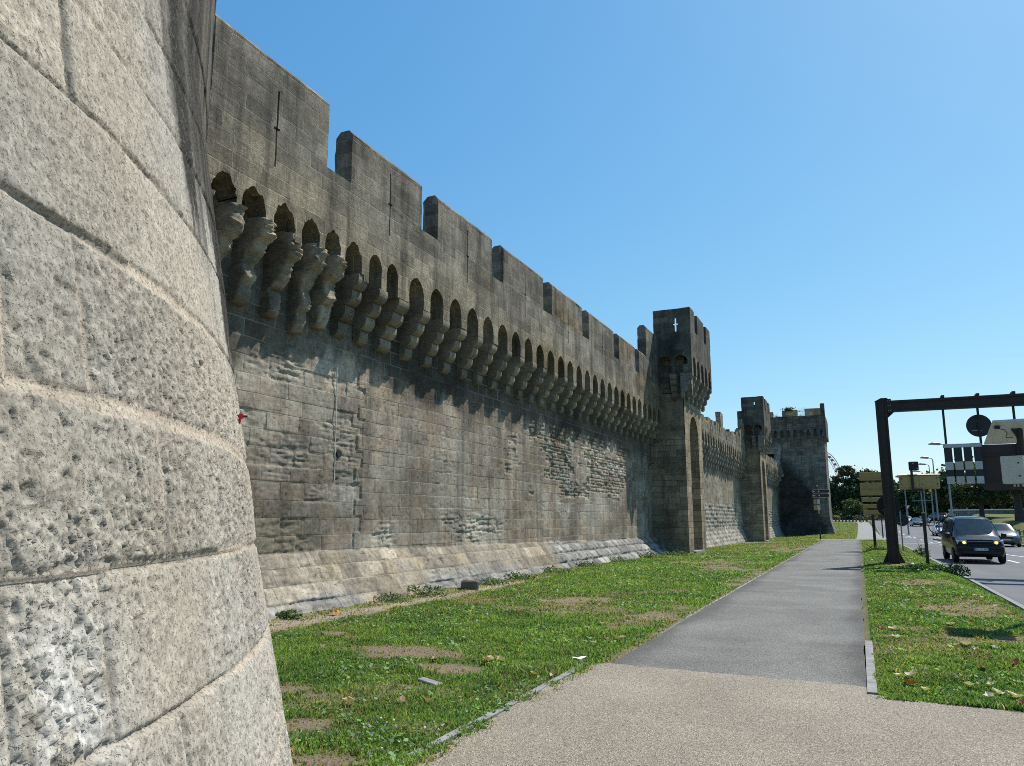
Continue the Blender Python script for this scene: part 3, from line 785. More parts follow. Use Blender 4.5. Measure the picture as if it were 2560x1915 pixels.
def cells(mb, fr, us, zs, solid, n0, n1, sub=None):
    nu, nzz = len(us) - 1, len(zs) - 1
    S = [[bool(solid((us[i] + us[i + 1]) / 2, (zs[j] + zs[j + 1]) / 2)) for j in range(nzz)] for i in range(nu)]
    g = lambda i, j: 0 <= i < nu and 0 <= j < nzz and S[i][j]
    for i in range(nu):
        for j in range(nzz):
            if not S[i][j]: continue
            a, b, c, d = us[i], us[i + 1], zs[j], zs[j + 1]
            mb.quad(fr(a, c, n1), fr(b, c, n1), fr(b, d, n1), fr(a, d, n1)); mb.quad(fr(a, c, n0), fr(a, d, n0), fr(b, d, n0), fr(b, c, n0))
            if not g(i - 1, j): mb.quad(fr(a, c, n0), fr(a, c, n1), fr(a, d, n1), fr(a, d, n0))
            if not g(i + 1, j): mb.quad(fr(b, c, n0), fr(b, d, n0), fr(b, d, n1), fr(b, c, n1))
            if not g(i, j - 1): mb.quad(fr(a, c, n0), fr(b, c, n0), fr(b, c, n1), fr(a, c, n1))
            if not g(i, j + 1): mb.quad(fr(a, d, n0), fr(a, d, n1), fr(b, d, n1), fr(b, d, n0))

def arch_pts(a, zs, za, n=7):
    h = za - zs; Rr = (a * a + h * h) / (2 * a)
    t1 = math.atan2(h, Rr - a)
    L = [(-(Rr * math.cos(t1 * k / n) - (Rr - a)), zs + Rr * math.sin(t1 * k / n)) for k in range(n + 1)]
    L[-1] = (0.0, za)
    return L + [(-x, z) for x, z in L[-2::-1]]

def arch_plate(mb, fr, centers, a, zb, zs, za, zt, n0, n1, ends, wear=0.0):
    """plate from zt down with pointed openings; between two openings a pier comes down to zb"""
    cs = list(centers); edges = [ends[0]]
    aa = a if hasattr(a, '__len__') else [a] * len(cs)
    for k, c in enumerate(cs):
        A = arch_pts(aa[k], zs, za, 7)
        if wear: A = [(x * (1 + random.uniform(-wear, wear)), z + random.uniform(-wear, wear) * .4) for x, z in A]
        L, Rt = c + A[0][0], c + A[-1][0]
        u0 = edges[-1]
        def pier(x0, x1):
            if x1 - x0 < 1e-4: return
            mb.quad(fr(x0, zb, n1), fr(x1, zb, n1), fr(x1, zt, n1), fr(x0, zt, n1)); mb.quad(fr(x0, zb, n0), fr(x0, zt, n0), fr(x1, zt, n0), fr(x1, zb, n0))
            mb.quad(fr(x0, zb, n0), fr(x1, zb, n0), fr(x1, zb, n1), fr(x0, zb, n1))
            mb.quad(fr(x0, zb, n0), fr(x0, zb, n1), fr(x0, zs, n1), fr(x0, zs, n0)); mb.quad(fr(x1, zb, n0), fr(x1, zs, n0), fr(x1, zs, n1), fr(x1, zb, n1))
        pier(u0, L); edges.append(Rt)
        for (x0, z0), (x1, z1) in zip(A[:-1], A[1:]):
            mb.quad(fr(c + x0, z0, n1), fr(c + x1, z1, n1), fr(c + x1, zt, n1), fr(c + x0, zt, n1))
            mb.quad(fr(c + x0, z0, n0), fr(c + x0, zt, n0), fr(c + x1, zt, n0), fr(c + x1, z1, n0))
            mb.quad(fr(c + x0, z0, n0), fr(c + x1, z1, n0), fr(c + x1, z1, n1), fr(c + x0, z0, n1))
    pier(edges[-1], ends[1])

def corbel(mb, fr, u, wd, zb, zt, p, k=4, jit=0.0):
    """stack of k rounded brackets stepping outward"""
    h = (zt - zb) / k
    for i in range(k):
        z0 = zb + i * h; pr = p * (i + 1) / k * (1 + random.uniform(-jit, jit)); pin = p * i / k * .96
        prof = [(-.02, z0)]
        r = min(pr - max(pin - .05, 0), h * .75); r = max(r, .03)
        prof.append((max(pr - r, .0), z0))
        for q in range(1, 6):
            t = math.pi / 2 * q / 5
            prof.append((pr - r + r * math.sin(t), z0 + r * (1 - math.cos(t)) * .9))
        prof += [(pr, z0 + h - .025), (pr - .02, z0 + h), (-.02, z0 + h)]
        w2 = wd / 2 * (1 + random.uniform(-.05, .05)); m = len(prof); n = len(mb.v)
        du = random.uniform(-.008, .008)
        mb.v += [fr(u - w2 + du, z, q) for q, z in prof] + [fr(u + w2 + du, z, q) for q, z in prof]
        for a in range(m):
            b = (a + 1) % m; mb.f.append((n + a, n + b, n + m + b, n + m + a))
        mb.f.append(tuple(n + m - 1 - a for a in range(m))); mb.f.append(tuple(n + m + a for a in range(m)))

def worn_corbel(mb, fr, u, wd, zb, zt, p, seed):
    """weathered bracket: a lumpy stack that tapers down to the wall"""
    nzz, nr = 44, 15; r = np.random.default_rng(seed)
    lost = r.uniform(.05, .3); K = 3 + (seed % 2); z_, x_ = np.meshgrid(np.linspace(0, 1, nzz + 1), np.linspace(0, 1, nr), indexing='ij')
    f = (z_ * K) % 1.0; st = np.floor(np.minimum(z_ * K, K - .001))
    step = (st + .30 + .70 * np.sqrt(np.clip(1 - (1 - np.clip(f / .55, 0, 1)) ** 2, 0, 1))) / K
    pp = p * np.clip(.62 * step + .38 * (.25 + .75 * z_) - lost * np.exp(-((z_ - r.uniform(.2, .6)) / .12) ** 2), .1, 1.03)
    ww = wd / 2 * (.86 + .20 * z_) * (.90 + .2 * vn(z_ * 5 + seed * 3.1, z_ * 0, 0, 4))
    ang = math.pi * x_
    cx = np.sign(-np.cos(ang)) * np.abs(np.cos(ang)) ** .35 * ww; q = np.sin(ang) ** .25 * pp; z = zb + (zt - zb) * z_
    n1 = fbm(cx * 6 + seed * 7, z * 8, q * 6, 7, 4) - .5; n2 = fbm(cx * 5 + seed, z * 34, q * 5, 9, 3) - .5
    edge = (x_ > 0) & (x_ < 1)
    q = np.where(edge, q * (1 + n1 * .38 + n2 * .30), -.04); cx = cx * (1 + n1 * .35 + n2 * .30) + .02 * np.sin(3 * z_ + seed); z = z + n1 * .03
    n = len(mb.v)
    for i in range(nzz + 1):
        for j in range(nr): mb.v.append(fr(u + cx[i, j], z[i, j], q[i, j]))
    for i in range(nzz):
        for j in range(nr - 1):
            a = n + i * nr + j; mb.f.append((a, a + 1, a + nr + 1, a + nr))
    mb.f.append(tuple(n + j for j in range(nr - 1, -1, -1))); mb.f.append(tuple(n + nzz * nr + j for j in range(nr)))

def crust_shade(base, u0, amt, seed):
    """patchy black weathering, deepened to the rear to paint shade between the brackets"""
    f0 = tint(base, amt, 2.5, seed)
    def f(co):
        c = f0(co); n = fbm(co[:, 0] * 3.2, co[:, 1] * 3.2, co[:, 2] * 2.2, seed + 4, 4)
        k = (ss(.36, .60, n + .20 - .30 * ss(.1, .5, (co[:, 0] - XW) / PJ)) * .52)[:, None]  # darker towards the wall: painted shade on the bracket sides
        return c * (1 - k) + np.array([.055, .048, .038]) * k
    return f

def tint(base, amt=.3, sc=1.2, seed=0):
    b = np.array(base)
    def f(co):
        n = fbm(co[:, 0] * sc, co[:, 1] * sc, co[:, 2] * sc, seed, 4)
        return b * (1 - amt + 2 * amt * n)[:, None]
    return f
XW, PJ = -9.38, 0.62
FW = Fr(XW, 0, 0, 1, 1, 0)

# ------------------------------------------------------------------ first curtain wall
w1 = thing('curtain_wall', 'long battlemented curtain wall between the round tower and the nearer turret', 'rampart wall', (0, 0, 0))
ysp = varispace(5.0, 38.6, .016, .055); ysp = np.concatenate([varispace(2.0, 8.6, .2, .1)[:-1], varispace(8.6, 38.6, .021, .05)])
zsp = np.concatenate([np.arange(-.35, 5.6, .024), np.arange(5.6, 7.6, .08)])
U, Vz = np.meshgrid(ysp, zsp)
zc1 = [-.4, -.1, .16, .42, .72, 1.0] + seqz(1.29, 8, .275, .33, 4)
csA = Reg(zc1, .86); csB = Reg(zc1[:6] + seqz(1.28, 8, .27, .30, 9))
batt = np.interp(U, [8, 36], [1.02, .70])
seam = 13.3 + .22 * np.sign(np.sin(Vz * 9.5)) * .5 + .15 * (fbm(Vz * 2, U * 0, 0, 4, 3) - .5)
nE = fbm(U * .55, Vz * .9, 0, 44, 4); nE2 = fbm(U * .3 + 9, Vz * .35, 0, 45, 3)
eL = .10 + .70 * ss(.45, .64, nE) * ss(6.5, 5.0, Vz)
eL = np.maximum(eL, .95 * np.exp(-(((U - 10.9) / 1.2) ** 2 + ((Vz - 2.7) / .45) ** 2)))
eL = np.maximum(eL, .9 * np.exp(-(((U - 12.8) / .55) ** 2 + ((Vz - 2.9) / .9) ** 2)))
eR = .95 * ss(.42, .58, nE) * np.exp(-((Vz - 1.35) / .5) ** 2) * ss(25, 19, U)
_rq = np.floor(Vz / .29); Uq = (np.floor(U / .62 + _h(_rq, _rq * 0, _rq * 0, 6)) + .5) * .62; Vq = _rq * .29
blk = ss(.36, .52, fbm(Uq * .4, Vq * .6, 0, 52, 3) + .10 * (fbm(U * 4, Vz * 4, 0, 53, 2) - .5)) * ss(20, 23, Uq) * np.exp(-((Vq - 3.3) / 1.15) ** 4)
eR = np.maximum(eR, blk)
eR = np.maximum(eR, .35 * ss(.6, .75, nE))
dA, cA = relief(U, Vz, csA, eL, (.325, .266, .205), .010, .010, 1, furrow=.030)
dB, cB = relief(U, Vz, csB, np.where(blk > .2, eR * .25, eR), (.298, .241, .182), .009, .008, 2, furrow=.03)
csR = Courses(seqz(-.4, 8, .10, .19, 77), .16, .42, 0, 40, 78)
dR, cR = relief(U, Vz, csR, .25 + .2 * nE, (.30, .25, .175), .016, .025, 6, rough=.012, furrow=.02)
_, _, _, _, _, hR = csR.q(U, Vz)
dR = dR + .05 * (hR(12) - .6); cR = cR * (.70 + .75 * hR(13))[..., None]
rb = ss(.35, .5, blk + .25 * (fbm(U * 3, Vz * 3, 0, 81, 3) - .5))
dB = dB * (1 - rb) + (dR - .006) * rb; cB = cB * (1 - rb[..., None]) + cR * rb[..., None]
isL = (U < seam)
D = np.where(isL, dA - .012, dB); Cc = np.where(isL[..., None], cA, cB)
D = D - .022 * np.exp(-((U - seam) / .02) ** 2) * (fbm(Vz * 4, U * 0, 0, 3, 2) > .45)
# plinth: big pale blocks, rough near, rusticated further on
pln = (Vz < batt)
csP = Reg([-.4, -.12, .18, .46, .74, 1.04], .95)
eP = .15 + .75 * ss(.42, .6, fbm(U * .8, Vz * 1.6, 0, 61, 4)) * ss(22, 17, U)
dP, cP = relief(U, Vz, csP, eP, (.34, .287, .215), .016, .018, 3, rough=.012, furrow=.028)
rowP, bidP, duP, dzP, _, hP = csP.q(U, Vz)
pil = ss(0, .10, np.minimum(duP * .75, dzP)) * (.5 + .7 * fbm(U * 7, Vz * 7, 0, 66, 3)) + .7 * (hP(8) - .5)
rus = ss(23.3, 24.2, U); cP = cP * (.80 + .40 * hP(21))[..., None]; dP = dP + .014 * (hP(22) - .5) - .007 * (1 - ss(.004, .03, np.minimum(duP, dzP)))
dP = dP * (1 - .3 * rus) + .075 * pil * rus - .03 * rus; cP = cP * (1 - .35 * rus * (1 - ss(0, .05, np.minimum(duP, dzP))))[..., None] * (1 - .25 * rus + .5 * rus * hP(9))[..., None]
grey = 0
gm = np.maximum(rus, ss(.45, .62, fbm(U * .5, Vz * 2.2, 0, 68, 4)) * ss(.62, .2, Vz))[..., None]
cP = cP * (1 - gm) + cP.mean(-1, keepdims=True) * 1.05 * np.array([1.03, .985, .90]) * gm
dP = dP + .03 * (Vz < .12) * (U < 21)
D = np.where(pln, dP, D); Cc = np.where(pln[..., None], cP, Cc)
zone = 1 - .22 * np.exp(-(((U - 18) / 4.5) ** 2 + ((Vz - 3.2) / 1.3) ** 2)) + .18 * ss(24, 28, U) * ss(2.8, 1.8, Vz)
pat = fbm(U * .42, Vz * .55, 0, 91, 5); zone = zone * (.72 + .62 * ss(.3, .7, pat))
Cc = Cc * np.where(pln, .92 + .16 * pat, zone)[..., None]
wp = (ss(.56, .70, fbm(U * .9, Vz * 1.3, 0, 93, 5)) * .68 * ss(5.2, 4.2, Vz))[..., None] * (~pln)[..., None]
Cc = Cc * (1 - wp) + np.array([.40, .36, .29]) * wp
# pale lime runs; stain band below the brackets, deepened to paint in their shadow
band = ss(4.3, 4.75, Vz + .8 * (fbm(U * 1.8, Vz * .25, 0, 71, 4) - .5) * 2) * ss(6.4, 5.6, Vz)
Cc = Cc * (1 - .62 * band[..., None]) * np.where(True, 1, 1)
run = ss(.60, .72, fbm(U * 1.1, Vz * .13, 0, 73, 4)) * ss(5.0, 3.6, Vz) * (~pln)
Cc = Cc * (1 - .35 * run[..., None]) + np.array([.31, .29, .24]) * .35 * run[..., None]
pale = np.exp(-(((U - 13.0) / .5) ** 2 + ((Vz - 2.0) / .35) ** 2)) + .8 * np.exp(-(((U - 17.9) / .22) ** 2 + ((Vz - 2.15) / .35) ** 2)) + .7 * np.exp(-(((U - 29) / 2.6) ** 2 + ((Vz - 1.9) / .5) ** 2)) * nE * 1.3
pale = np.clip(pale * (.5 + fbm(U * 5, Vz * 1.5, 0, 75, 3)), 0, 1) * (~pln)
Cc = Cc * (1 - .70 * pale[..., None]) + np.array([.42, .40, .34]) * .70 * pale[..., None]
redb = (blk * ss(.72, .85, _h(np.floor(U / .55), np.floor(Vz / .29), 0 * U.astype(int), 3)))[..., None]
Cc = Cc * (1 - .6 * redb) + np.array([.30, .20, .14]) * .6 * redb
mossy = (ss(.5, .68, fbm(U * .7, Vz * .7, 0, 79, 4)) * ss(2.2, 1.2, Vz) * (~pln))[..., None]
Cc = Cc * (1 - .3 * mossy) + np.array([.21, .19, .11]) * .3 * mossy
foot = -8.75 + 0 * U
Xw = np.where(pln, XW + .03 + (foot - XW - .03) * np.clip((batt - Vz) / batt, 0, 1.3), XW)
Xw = Xw + D
P = np.stack([Xw, U, Vz], -1)
al = np.where(pln, 1 - .25 * eP, np.where(isL, 1 - .75 * eL, np.clip(1 - .7 * eR - rb, 0, 1)))
UVc = np.stack([np.where(pln, U * .95, np.where(isL, U * .86, U)), np.where(pln, csP.rc(Vz) + 40, np.where(isL, csA.rc(Vz), csB.rc(Vz)))], -1)
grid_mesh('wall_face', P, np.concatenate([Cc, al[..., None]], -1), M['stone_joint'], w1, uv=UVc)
mb = MB(); mb.box(XW - 2.2, XW - .12, 2, 38.6, -.35, 7.5); mb.box(XW - 2.2, XW + .24, 2, 38.6, 7.52, 7.62)
mb.build('wall_walk', M['stone_plain'], w1, col=(.2, .19, .16))
MER = [(3.2, 7.4), (8.15, 11.05), (11.82, 14.53), (15.30, 18.31), (19.08, 22.13), (22.90, 25.98), (26.75, 30.0), (30.77, 33.35), (34.1, 35.45)]
worn_c = [7.85, 8.55, 9.22, 9.97, 10.69, 11.34, 12.0]
mid_c = [12.76, 13.40]
reg_c = list(14.40 + .93 * np.arange(26))
mb = MB()
arch_plate(mb, FW, worn_c, [.285, .26, .28, .27, .25, .25, .265], 6.42, 6.66, 7.0, 7.14, .2, PJ, (4.0, 12.36), .08)
arch_plate(mb, FW, mid_c, [.23, .22], 6.30, 6.70, 6.98, 7.14, .2, PJ, (12.36, 13.9))
arch_plate(mb, FW, reg_c, .312, 6.30, 6.58, 6.97, 7.14, .2, PJ, (13.9, 38.6))
slits = [((a + b) / 2 + .05) for a, b in MER[1:]]
SL = lambda u, z: any(abs(u - s) < .02 for s in slits) and 7.56 < z or any(abs(u - s) < .075 for s in slits) and 8.24 < z < 8.285
us = sorted(set([4.0, 38.6] + [s + d for s in slits for d in (-.075, -.02, .02, .075)] + list(np.arange(4.6, 38.4, .5))))
cells(mb, FW, us, [7.14, 7.35, 7.56, 7.85, 8.17], lambda u, z: not SL(u, z), .2, PJ)
pc = tint((.218, .194, .155), .6, .9, 3)
def parcol(co):
    c = pc(co)
    lo = ss(7.75, 6.8, co[:, 2] - .45 * ss(13.5, 9.5, co[:, 1]) + .9 * (fbm(co[:, 1] * 1.2, co[:, 2] * 2, 0, 8, 3) - .5))[:, None]
    c = c * (1 - lo) + np.array([.29, .245, .175]) * lo * (.8 + .4 * fbm(co[:, 1] * 2, co[:, 2] * 2, 0, 12, 3))[:, None]
    ap = np.array(reg_c + mid_c); k = np.abs(co[:, 1][:, None] - ap[None]).argmin(1); dy = co[:, 1] - ap[k]
    vs = (np.exp(-(((np.abs(dy) - .16 * (co[:, 2] < 6.95)) / .13) ** 2 + ((co[:, 2] - 7.06) / .16) ** 2)) * (_h(k, k * 0, k * 0, 9) > .3) * (co[:, 1] > 12.3) * .75)[:, None]
    c = c * (1 - vs) + np.array([.36, .31, .235]) * vs
    oc_ = (ss(.52, .7, fbm(co[:, 1] * .35, co[:, 2] * .5, 0, 18, 3)) * ss(16, 21, co[:, 1]) * .7)[:, None]
    return c * (1 - oc_) + np.array([.20, .145, .07]) * oc_
mb.build('parapet', M['stone_dark'], w1, col=parcol, rough=(.22, .012))
def merlon(m0, m1, z0, z1, slit, parent, base=(.200, .180, .146), fr=FW, n0=.2, n1=PJ, warm=0):
    mb = MB(); cz = z1 - .13
    if slit:
        us = sorted(set([m0, m1, slit - .075, slit - .02, slit + .02, slit + .075] + list(np.arange(m0 + .5, m1 - .3, .6))))
        cells(mb, fr, us, [z0, 8.24, 8.285, 8.97, cz], lambda u, z: not ((abs(u - slit) < .02 and z < 8.97) or (abs(u - slit) < .075 and 8.24 < z < 8.285)), n0, n1)
    else:
        cells(mb, fr, list(np.linspace(m0, m1, 4)), [z0, (z0 + cz) / 2, cz], lambda u, z: True, n0, n1)
    c = .11
    lo = [fr(m0, cz, n0), fr(m1, cz, n0), fr(m1, cz, n1), fr(m0, cz, n1)]; hi = [fr(m0 + .01, z1, n0 + c), fr(m1 - .01, z1, n0 + c), fr(m1 - .01, z1, n1 - c), fr(m0 + .01, z1, n1 - c)]
    mb.quad(*hi)
    for k in range(4): mb.quad(lo[k], lo[(k + 1) % 4], hi[(k + 1) % 4], hi[k])
    def cf(co):
        c = tint(base, .55, 1.1, 5)(co)
        wv = ss(.45, .7, fbm(co[:, 1] * .5, co[:, 2] * .5, 0, 18, 3))[:, None] * warm
        return c * (1 - wv) + np.array([.20, .145, .075]) * wv
    return mb.build('merlon', M['stone_dark'], parent, col=cf, rough=(.22, .014))
merlon(MER[0][0], MER[0][1], 8.17, 9.55, None, w1)
for k, (a, b) in enumerate(MER[1:]):
    merlon(a, b, 8.17, 9.58 if k == 0 else 9.33, slits[k], w1, warm=.8 if 3 <= k <= 6 else .1)
mb = MB(); cells(mb, FW, [35.46, 36.2, 37.4, 38.3], [8.17, 8.8, 9.5, 10.1], lambda u, z: u > 36.2 or z < 9.6 or True, .2, PJ); mb.build('merlon', M['stone_dark'], w1, col=tint((.13, .12, .1), .4))
merlon(35.5, 38.2, 10.1, 10.8, None, w1)
cp = [(a + b) / 2 for a, b in zip(worn_c[:-1], worn_c[1:])]
ccol = crust_shade((.345, .292, .215), 0, .4, 6); wcol = crust_shade((.39, .33, .245), 0, .45, 6)
cp = [7.5, 8.2, 8.88, 9.6, 10.33, 11.02, 11.67]
for k, u in enumerate(cp):
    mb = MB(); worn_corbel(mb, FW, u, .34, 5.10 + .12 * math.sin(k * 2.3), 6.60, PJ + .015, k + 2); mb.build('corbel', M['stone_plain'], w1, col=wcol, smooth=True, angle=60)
for u in [12.36, 13.08, 13.9] + [c + .465 for c in reg_c]:
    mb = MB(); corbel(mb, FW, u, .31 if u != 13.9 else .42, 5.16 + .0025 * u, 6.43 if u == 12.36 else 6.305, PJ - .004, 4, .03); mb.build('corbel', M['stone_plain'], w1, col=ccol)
mb = MB(); mb.tube([(XW + .0, 12.42, 4.6), (XW + .004, 12.45, 3.5), (XW - .02, 12.5, 2.35)], .009, 6); mb.build("conduit", M['cab'], w1, uv=False)
mb = MB(); mb.tube([(XW - .05, 12.6, 2.87), (XW + .012, 12.6, 2.87)], .075, 12); mb.build('spout_hole', M['dark'], w1, uv=False)
# small fallen block at the wall foot, sits on the ground
# ------------------------------------------------------------------ turrets
def turret(y0, zb, s, name, label, seed):
    t = thing(name, label, 'turret', (0, 0, 0))
    zz = lambda z: zb + (z + .13) * s
    L = 4.58; FXp = -7.65
    ff = Fr(FXp, y0, 0, 1, 1, 0)
    # near face of the shaft (relief grid)
    step = .055
    U, Vv = np.meshgrid(np.arange(-9.5, FXp + .001, step), np.arange(zb - .3, zz(7.85), step))
    cs = Reg(seqz(-.8, 9, .26, .34, seed))
    e = .15 + .7 * ss(.45, .62, fbm(U * .9, Vv * .6, 0, seed, 4)) * ss(3.4, 1.8, Vv)
    d, c = relief(U, Vv, cs, e, (.285, .222, .145), .016, .014, seed)
    d = d * ss(0, .12, FXp - U)
    grid_mesh('shaft_face', np.stack([U, y0 - d, Vv], -1), np.concatenate([c, (1 - .6 * e)[..., None]], -1), M['stone_joint'], t, uv=np.stack([U, cs.rc(Vv)], -1))
    mb = MB()
    arch_plate(mb, ff, [2.36], 1.17, zb - .3, zz(5.73), zz(6.9), zz(7.85), -1.75, 0, (0, L))
    mb.quad(ff(L, zb - .3, 0), ff(L, zb - .3, -1.75), ff(L, zz(7.85), -1.75), ff(L, zz(7.85), 0))
    mb.quad(ff(0.02, zz(7.85), 0), ff(L, zz(7.85), 0), ff(L, zz(7.85), -1.75), ff(0.02, zz(7.85), -1.75))
    mb.quad(ff(1.1, zb - .3, -1.70), ff(3.6, zb - .3, -1.70), ff(3.6, zz(7.0), -1.70), ff(1.1, zz(7.0), -1.70))
    mb.build('archway', M['stone_brick'], t, col=tint((.36, .295, .205), .3, .8, seed))
    mb = MB(); mb.box(XW + .1, FXp + .12, y0 + 1.1, y0 + 3.6, zb - .3, zb + .12); mb.build('threshold', M['kerb'], t, uv=False)
    # head
    XH = -7.07; h0 = y0 - .55; HL = L + 1.1; fh = Fr(XH, h0, 0, 1, 1, 0)
    mb = MB(); fc = [HL / 2 + 1.09 * k for k in (-2, -1, 0, 1, 2)]
    arch_plate(mb, fh, fc, .37, zz(8.75), zz(9.2), zz(9.68), zz(9.85), -.4, 0, (0, HL))
    notch = lambda u: 1.2 < u < 1.9 or 3.75 < u < 4.45
    cells(mb, fh, [0, .6, 1.2, 1.9, 2.8, 3.75, 4.45, 5.0, HL], [zz(9.85), zz(10.4), zz(11.02), zz(11.6), zz(12.1)], lambda u, z: not (notch(u) and z > zz(11.02)), -.4, 0)
    fs = Fr(XW, h0 + .0, 1, 0, 0, -1); SLn = XH - XW - .004
    sl = 1.56; cells_s = sorted([.05, .43, sl - .13, sl - .05, sl + .05, sl + .13, SLn])
    arch_plate(mb, fs, [.92, 1.74], .36, zz(8.75), zz(9.3), zz(9.68), zz(9.85), -.4, -.003, (.05, SLn))
    hole = lambda u, z: (abs(u - sl) < .05 and zz(10.9) < z < zz(11.62)) or (abs(u - sl) < .13 and zz(11.24) < z < zz(11.33))
    cells(mb, fs, cells_s, [zz(9.85), zz(10.4), zz(10.9), zz(11.24), zz(11.33), zz(11.62), zz(12.08)], lambda u, z: not hole(u, z) and not (u < .43 and z > zz(10.8)), -.14, -.003)
    fz = Fr(XW, h0 + HL, 1, 0, 0, 1)
    cells(mb, fz, [.05, 1.0, SLn - .4], [zz(8.7), zz(10), zz(11), zz(12.1)], lambda u, z: True, -.4, 0)
    mb.box(XW, XH - .4, h0 + .4, h0 + HL - .4, zz(9.9), zz(10.05))
    def hc(co):
        c = tint((.115, .106, .088), .4, .8, seed + 1)(co)
        lit = ss(-7.09, -7.075, co[:, 0])[:, None]
        lo = ss(zz(10.2), zz(8.8), co[:, 2])[:, None] * .5
        return c * (1 + .0 * lit) * (1 - lo) + np.array([.24, .215, .17]) * lo
    mb.build('head', M['stone_dark'], t, col=hc, rough=(.3, .018))
    cc_ = tint((.27, .245, .195), .35, 2, seed + 2)
    for k in range(6):
        mb = MB(); u = np.clip(HL / 2 + 1.09 * (k - 2.5), .17, HL - .17)
        corbel(mb, Fr(FXp, h0, 0, 1, 1, 0), float(u), .33, zz(7.5), zz(8.76), .575, 4, .03); mb.build('corbel', M['stone_plain'], t, col=cc_)
    for u in (.36, 1.32, 2.06):
        mb = MB(); corbel(mb, Fr(XW, y0, 1, 0, 0, -1), u, .30, zz(7.6), zz(8.76), .545, 4, .03); mb.build('corbel', M['stone_plain'], t, col=cc_)
    # core behind the brackets
    mb = MB(); mb.box(XW + .02, FXp - .003, y0 + .02, y0 + L - .02, zz(7.86), zz(9.9)); mb.build('shaft_core', M['stone_brick'], t, col=tint((.2, .18, .145), .3))
    return t
turret(38.4, -.13, 1.0, 'watch_turret', 'nearer and larger square turret with a cross slit and tall arched recess', 21)
turret(70.95, -.43, 1.04, 'watch_turret', 'farther and smaller square turret standing just before the big square tower', 33)

# ------------------------------------------------------------------ second curtain wall (ruined top)
def ruined_wall(ya, yb, zb, top, label, seed, pitch, cbot, ctop):
    o = thing('curtain_wall', label, 'rampart wall', (0, 0, 0))
    st = .075
    U, Vv = np.meshgrid(np.arange(ya - .1, yb + .1, st), np.arange(zb - .5, ctop + .6, st))
    cs = Reg(seqz(-1.2, 10, .24, .30, seed), 1.15)
    rus = ss(2.9, 2.5, Vv + .8 * (fbm(U * .25, Vv * .2, 0, seed, 3) - .5))
    e = .55 * ss(.45, .65, fbm(U * .5, Vv * .5, 0, seed + 1, 4))
    d, c = relief(U, Vv, cs, e, (.30, .255, .185), .022, .02, seed)
    row, bid, du, dz, _, h = cs.q(U, Vv)
    pil = ss(0, .13, np.minimum(du, dz)) * (.5 + .6 * fbm(U * 5, Vv * 5, 0, seed + 6, 2))
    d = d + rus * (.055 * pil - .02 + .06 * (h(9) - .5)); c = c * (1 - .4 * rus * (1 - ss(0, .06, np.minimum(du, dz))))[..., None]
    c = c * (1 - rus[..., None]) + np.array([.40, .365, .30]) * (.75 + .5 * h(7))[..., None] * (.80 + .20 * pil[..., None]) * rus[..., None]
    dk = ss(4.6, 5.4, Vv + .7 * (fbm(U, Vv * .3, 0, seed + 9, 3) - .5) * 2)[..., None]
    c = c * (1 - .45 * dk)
    bt = np.clip((zb + 1.25 - Vv) / 1.25, 0, 1.4) * .5
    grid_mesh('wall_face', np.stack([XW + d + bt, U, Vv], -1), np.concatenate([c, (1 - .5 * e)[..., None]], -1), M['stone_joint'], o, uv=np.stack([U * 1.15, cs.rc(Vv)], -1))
    mb = MB(); mb.box(XW - 2, XW - .15, ya, yb, zb - .5, ctop + 1.0); mb.build('wall_walk', M['stone_plain'], o, col=(.22, .2, .17))
    n = int((yb - ya) / pitch); cs_ = [ya + (k + .5) * pitch for k in range(n)]
    mb = MB(); arch_plate(mb, FW, cs_, pitch * .33, ctop - .05, ctop + .12, ctop + .72, ctop + .9, .15, PJ, (ya, yb), .05)
    r = np.random.default_rng(seed); y = ya
    while y < yb:
        w_ = r.uniform(.35, .8); t_ = top(y) + r.uniform(-.22, .22); y2 = min(y + w_, yb)
        zs_ = [ctop + .9, (ctop + .9 + t_) / 2, t_]
        n1 = PJ + r.uniform(-.06, .0)
        cells(mb, FW, [y, (y + y2) / 2, y2], zs_, lambda u, z: True, .15 + r.uniform(0, .1), n1)
        y = y2
    mb.build('parapet', M['stone_brick'], o, col=tint((.27, .235, .175), .45, 1.2, seed + 3), rough=(.3, .035))
    for k in range(n + 1):
        mb = MB(); corbel(mb, FW, ya + k * pitch, pitch * .34, cbot, ctop - .04, PJ - .01, 4, .12); mb.build('corbel', M['stone_plain'], o, col=tint((.31, .285, .23), .4, 2, seed))
    return o
w2 = ruined_wall(43.0, 70.9, -.42, lambda y: 8.2 + .5 * ss(60, 69, y) + (1.0 if 57 < y < 57.9 else 0) + (1.3 if y > 68.4 else 0) + (.5 if 66.6 < y < 68.4 else 0), 'curtain wall with a broken ragged top between the two square turrets', 41, 1.02, 5.1, 6.5)
w3 = ruined_wall(75.6, 105, -.55, lambda y: 8.4, 'short ragged curtain wall running behind the farther turret to the big square tower', 57, 1.2, 5.6, 6.9)

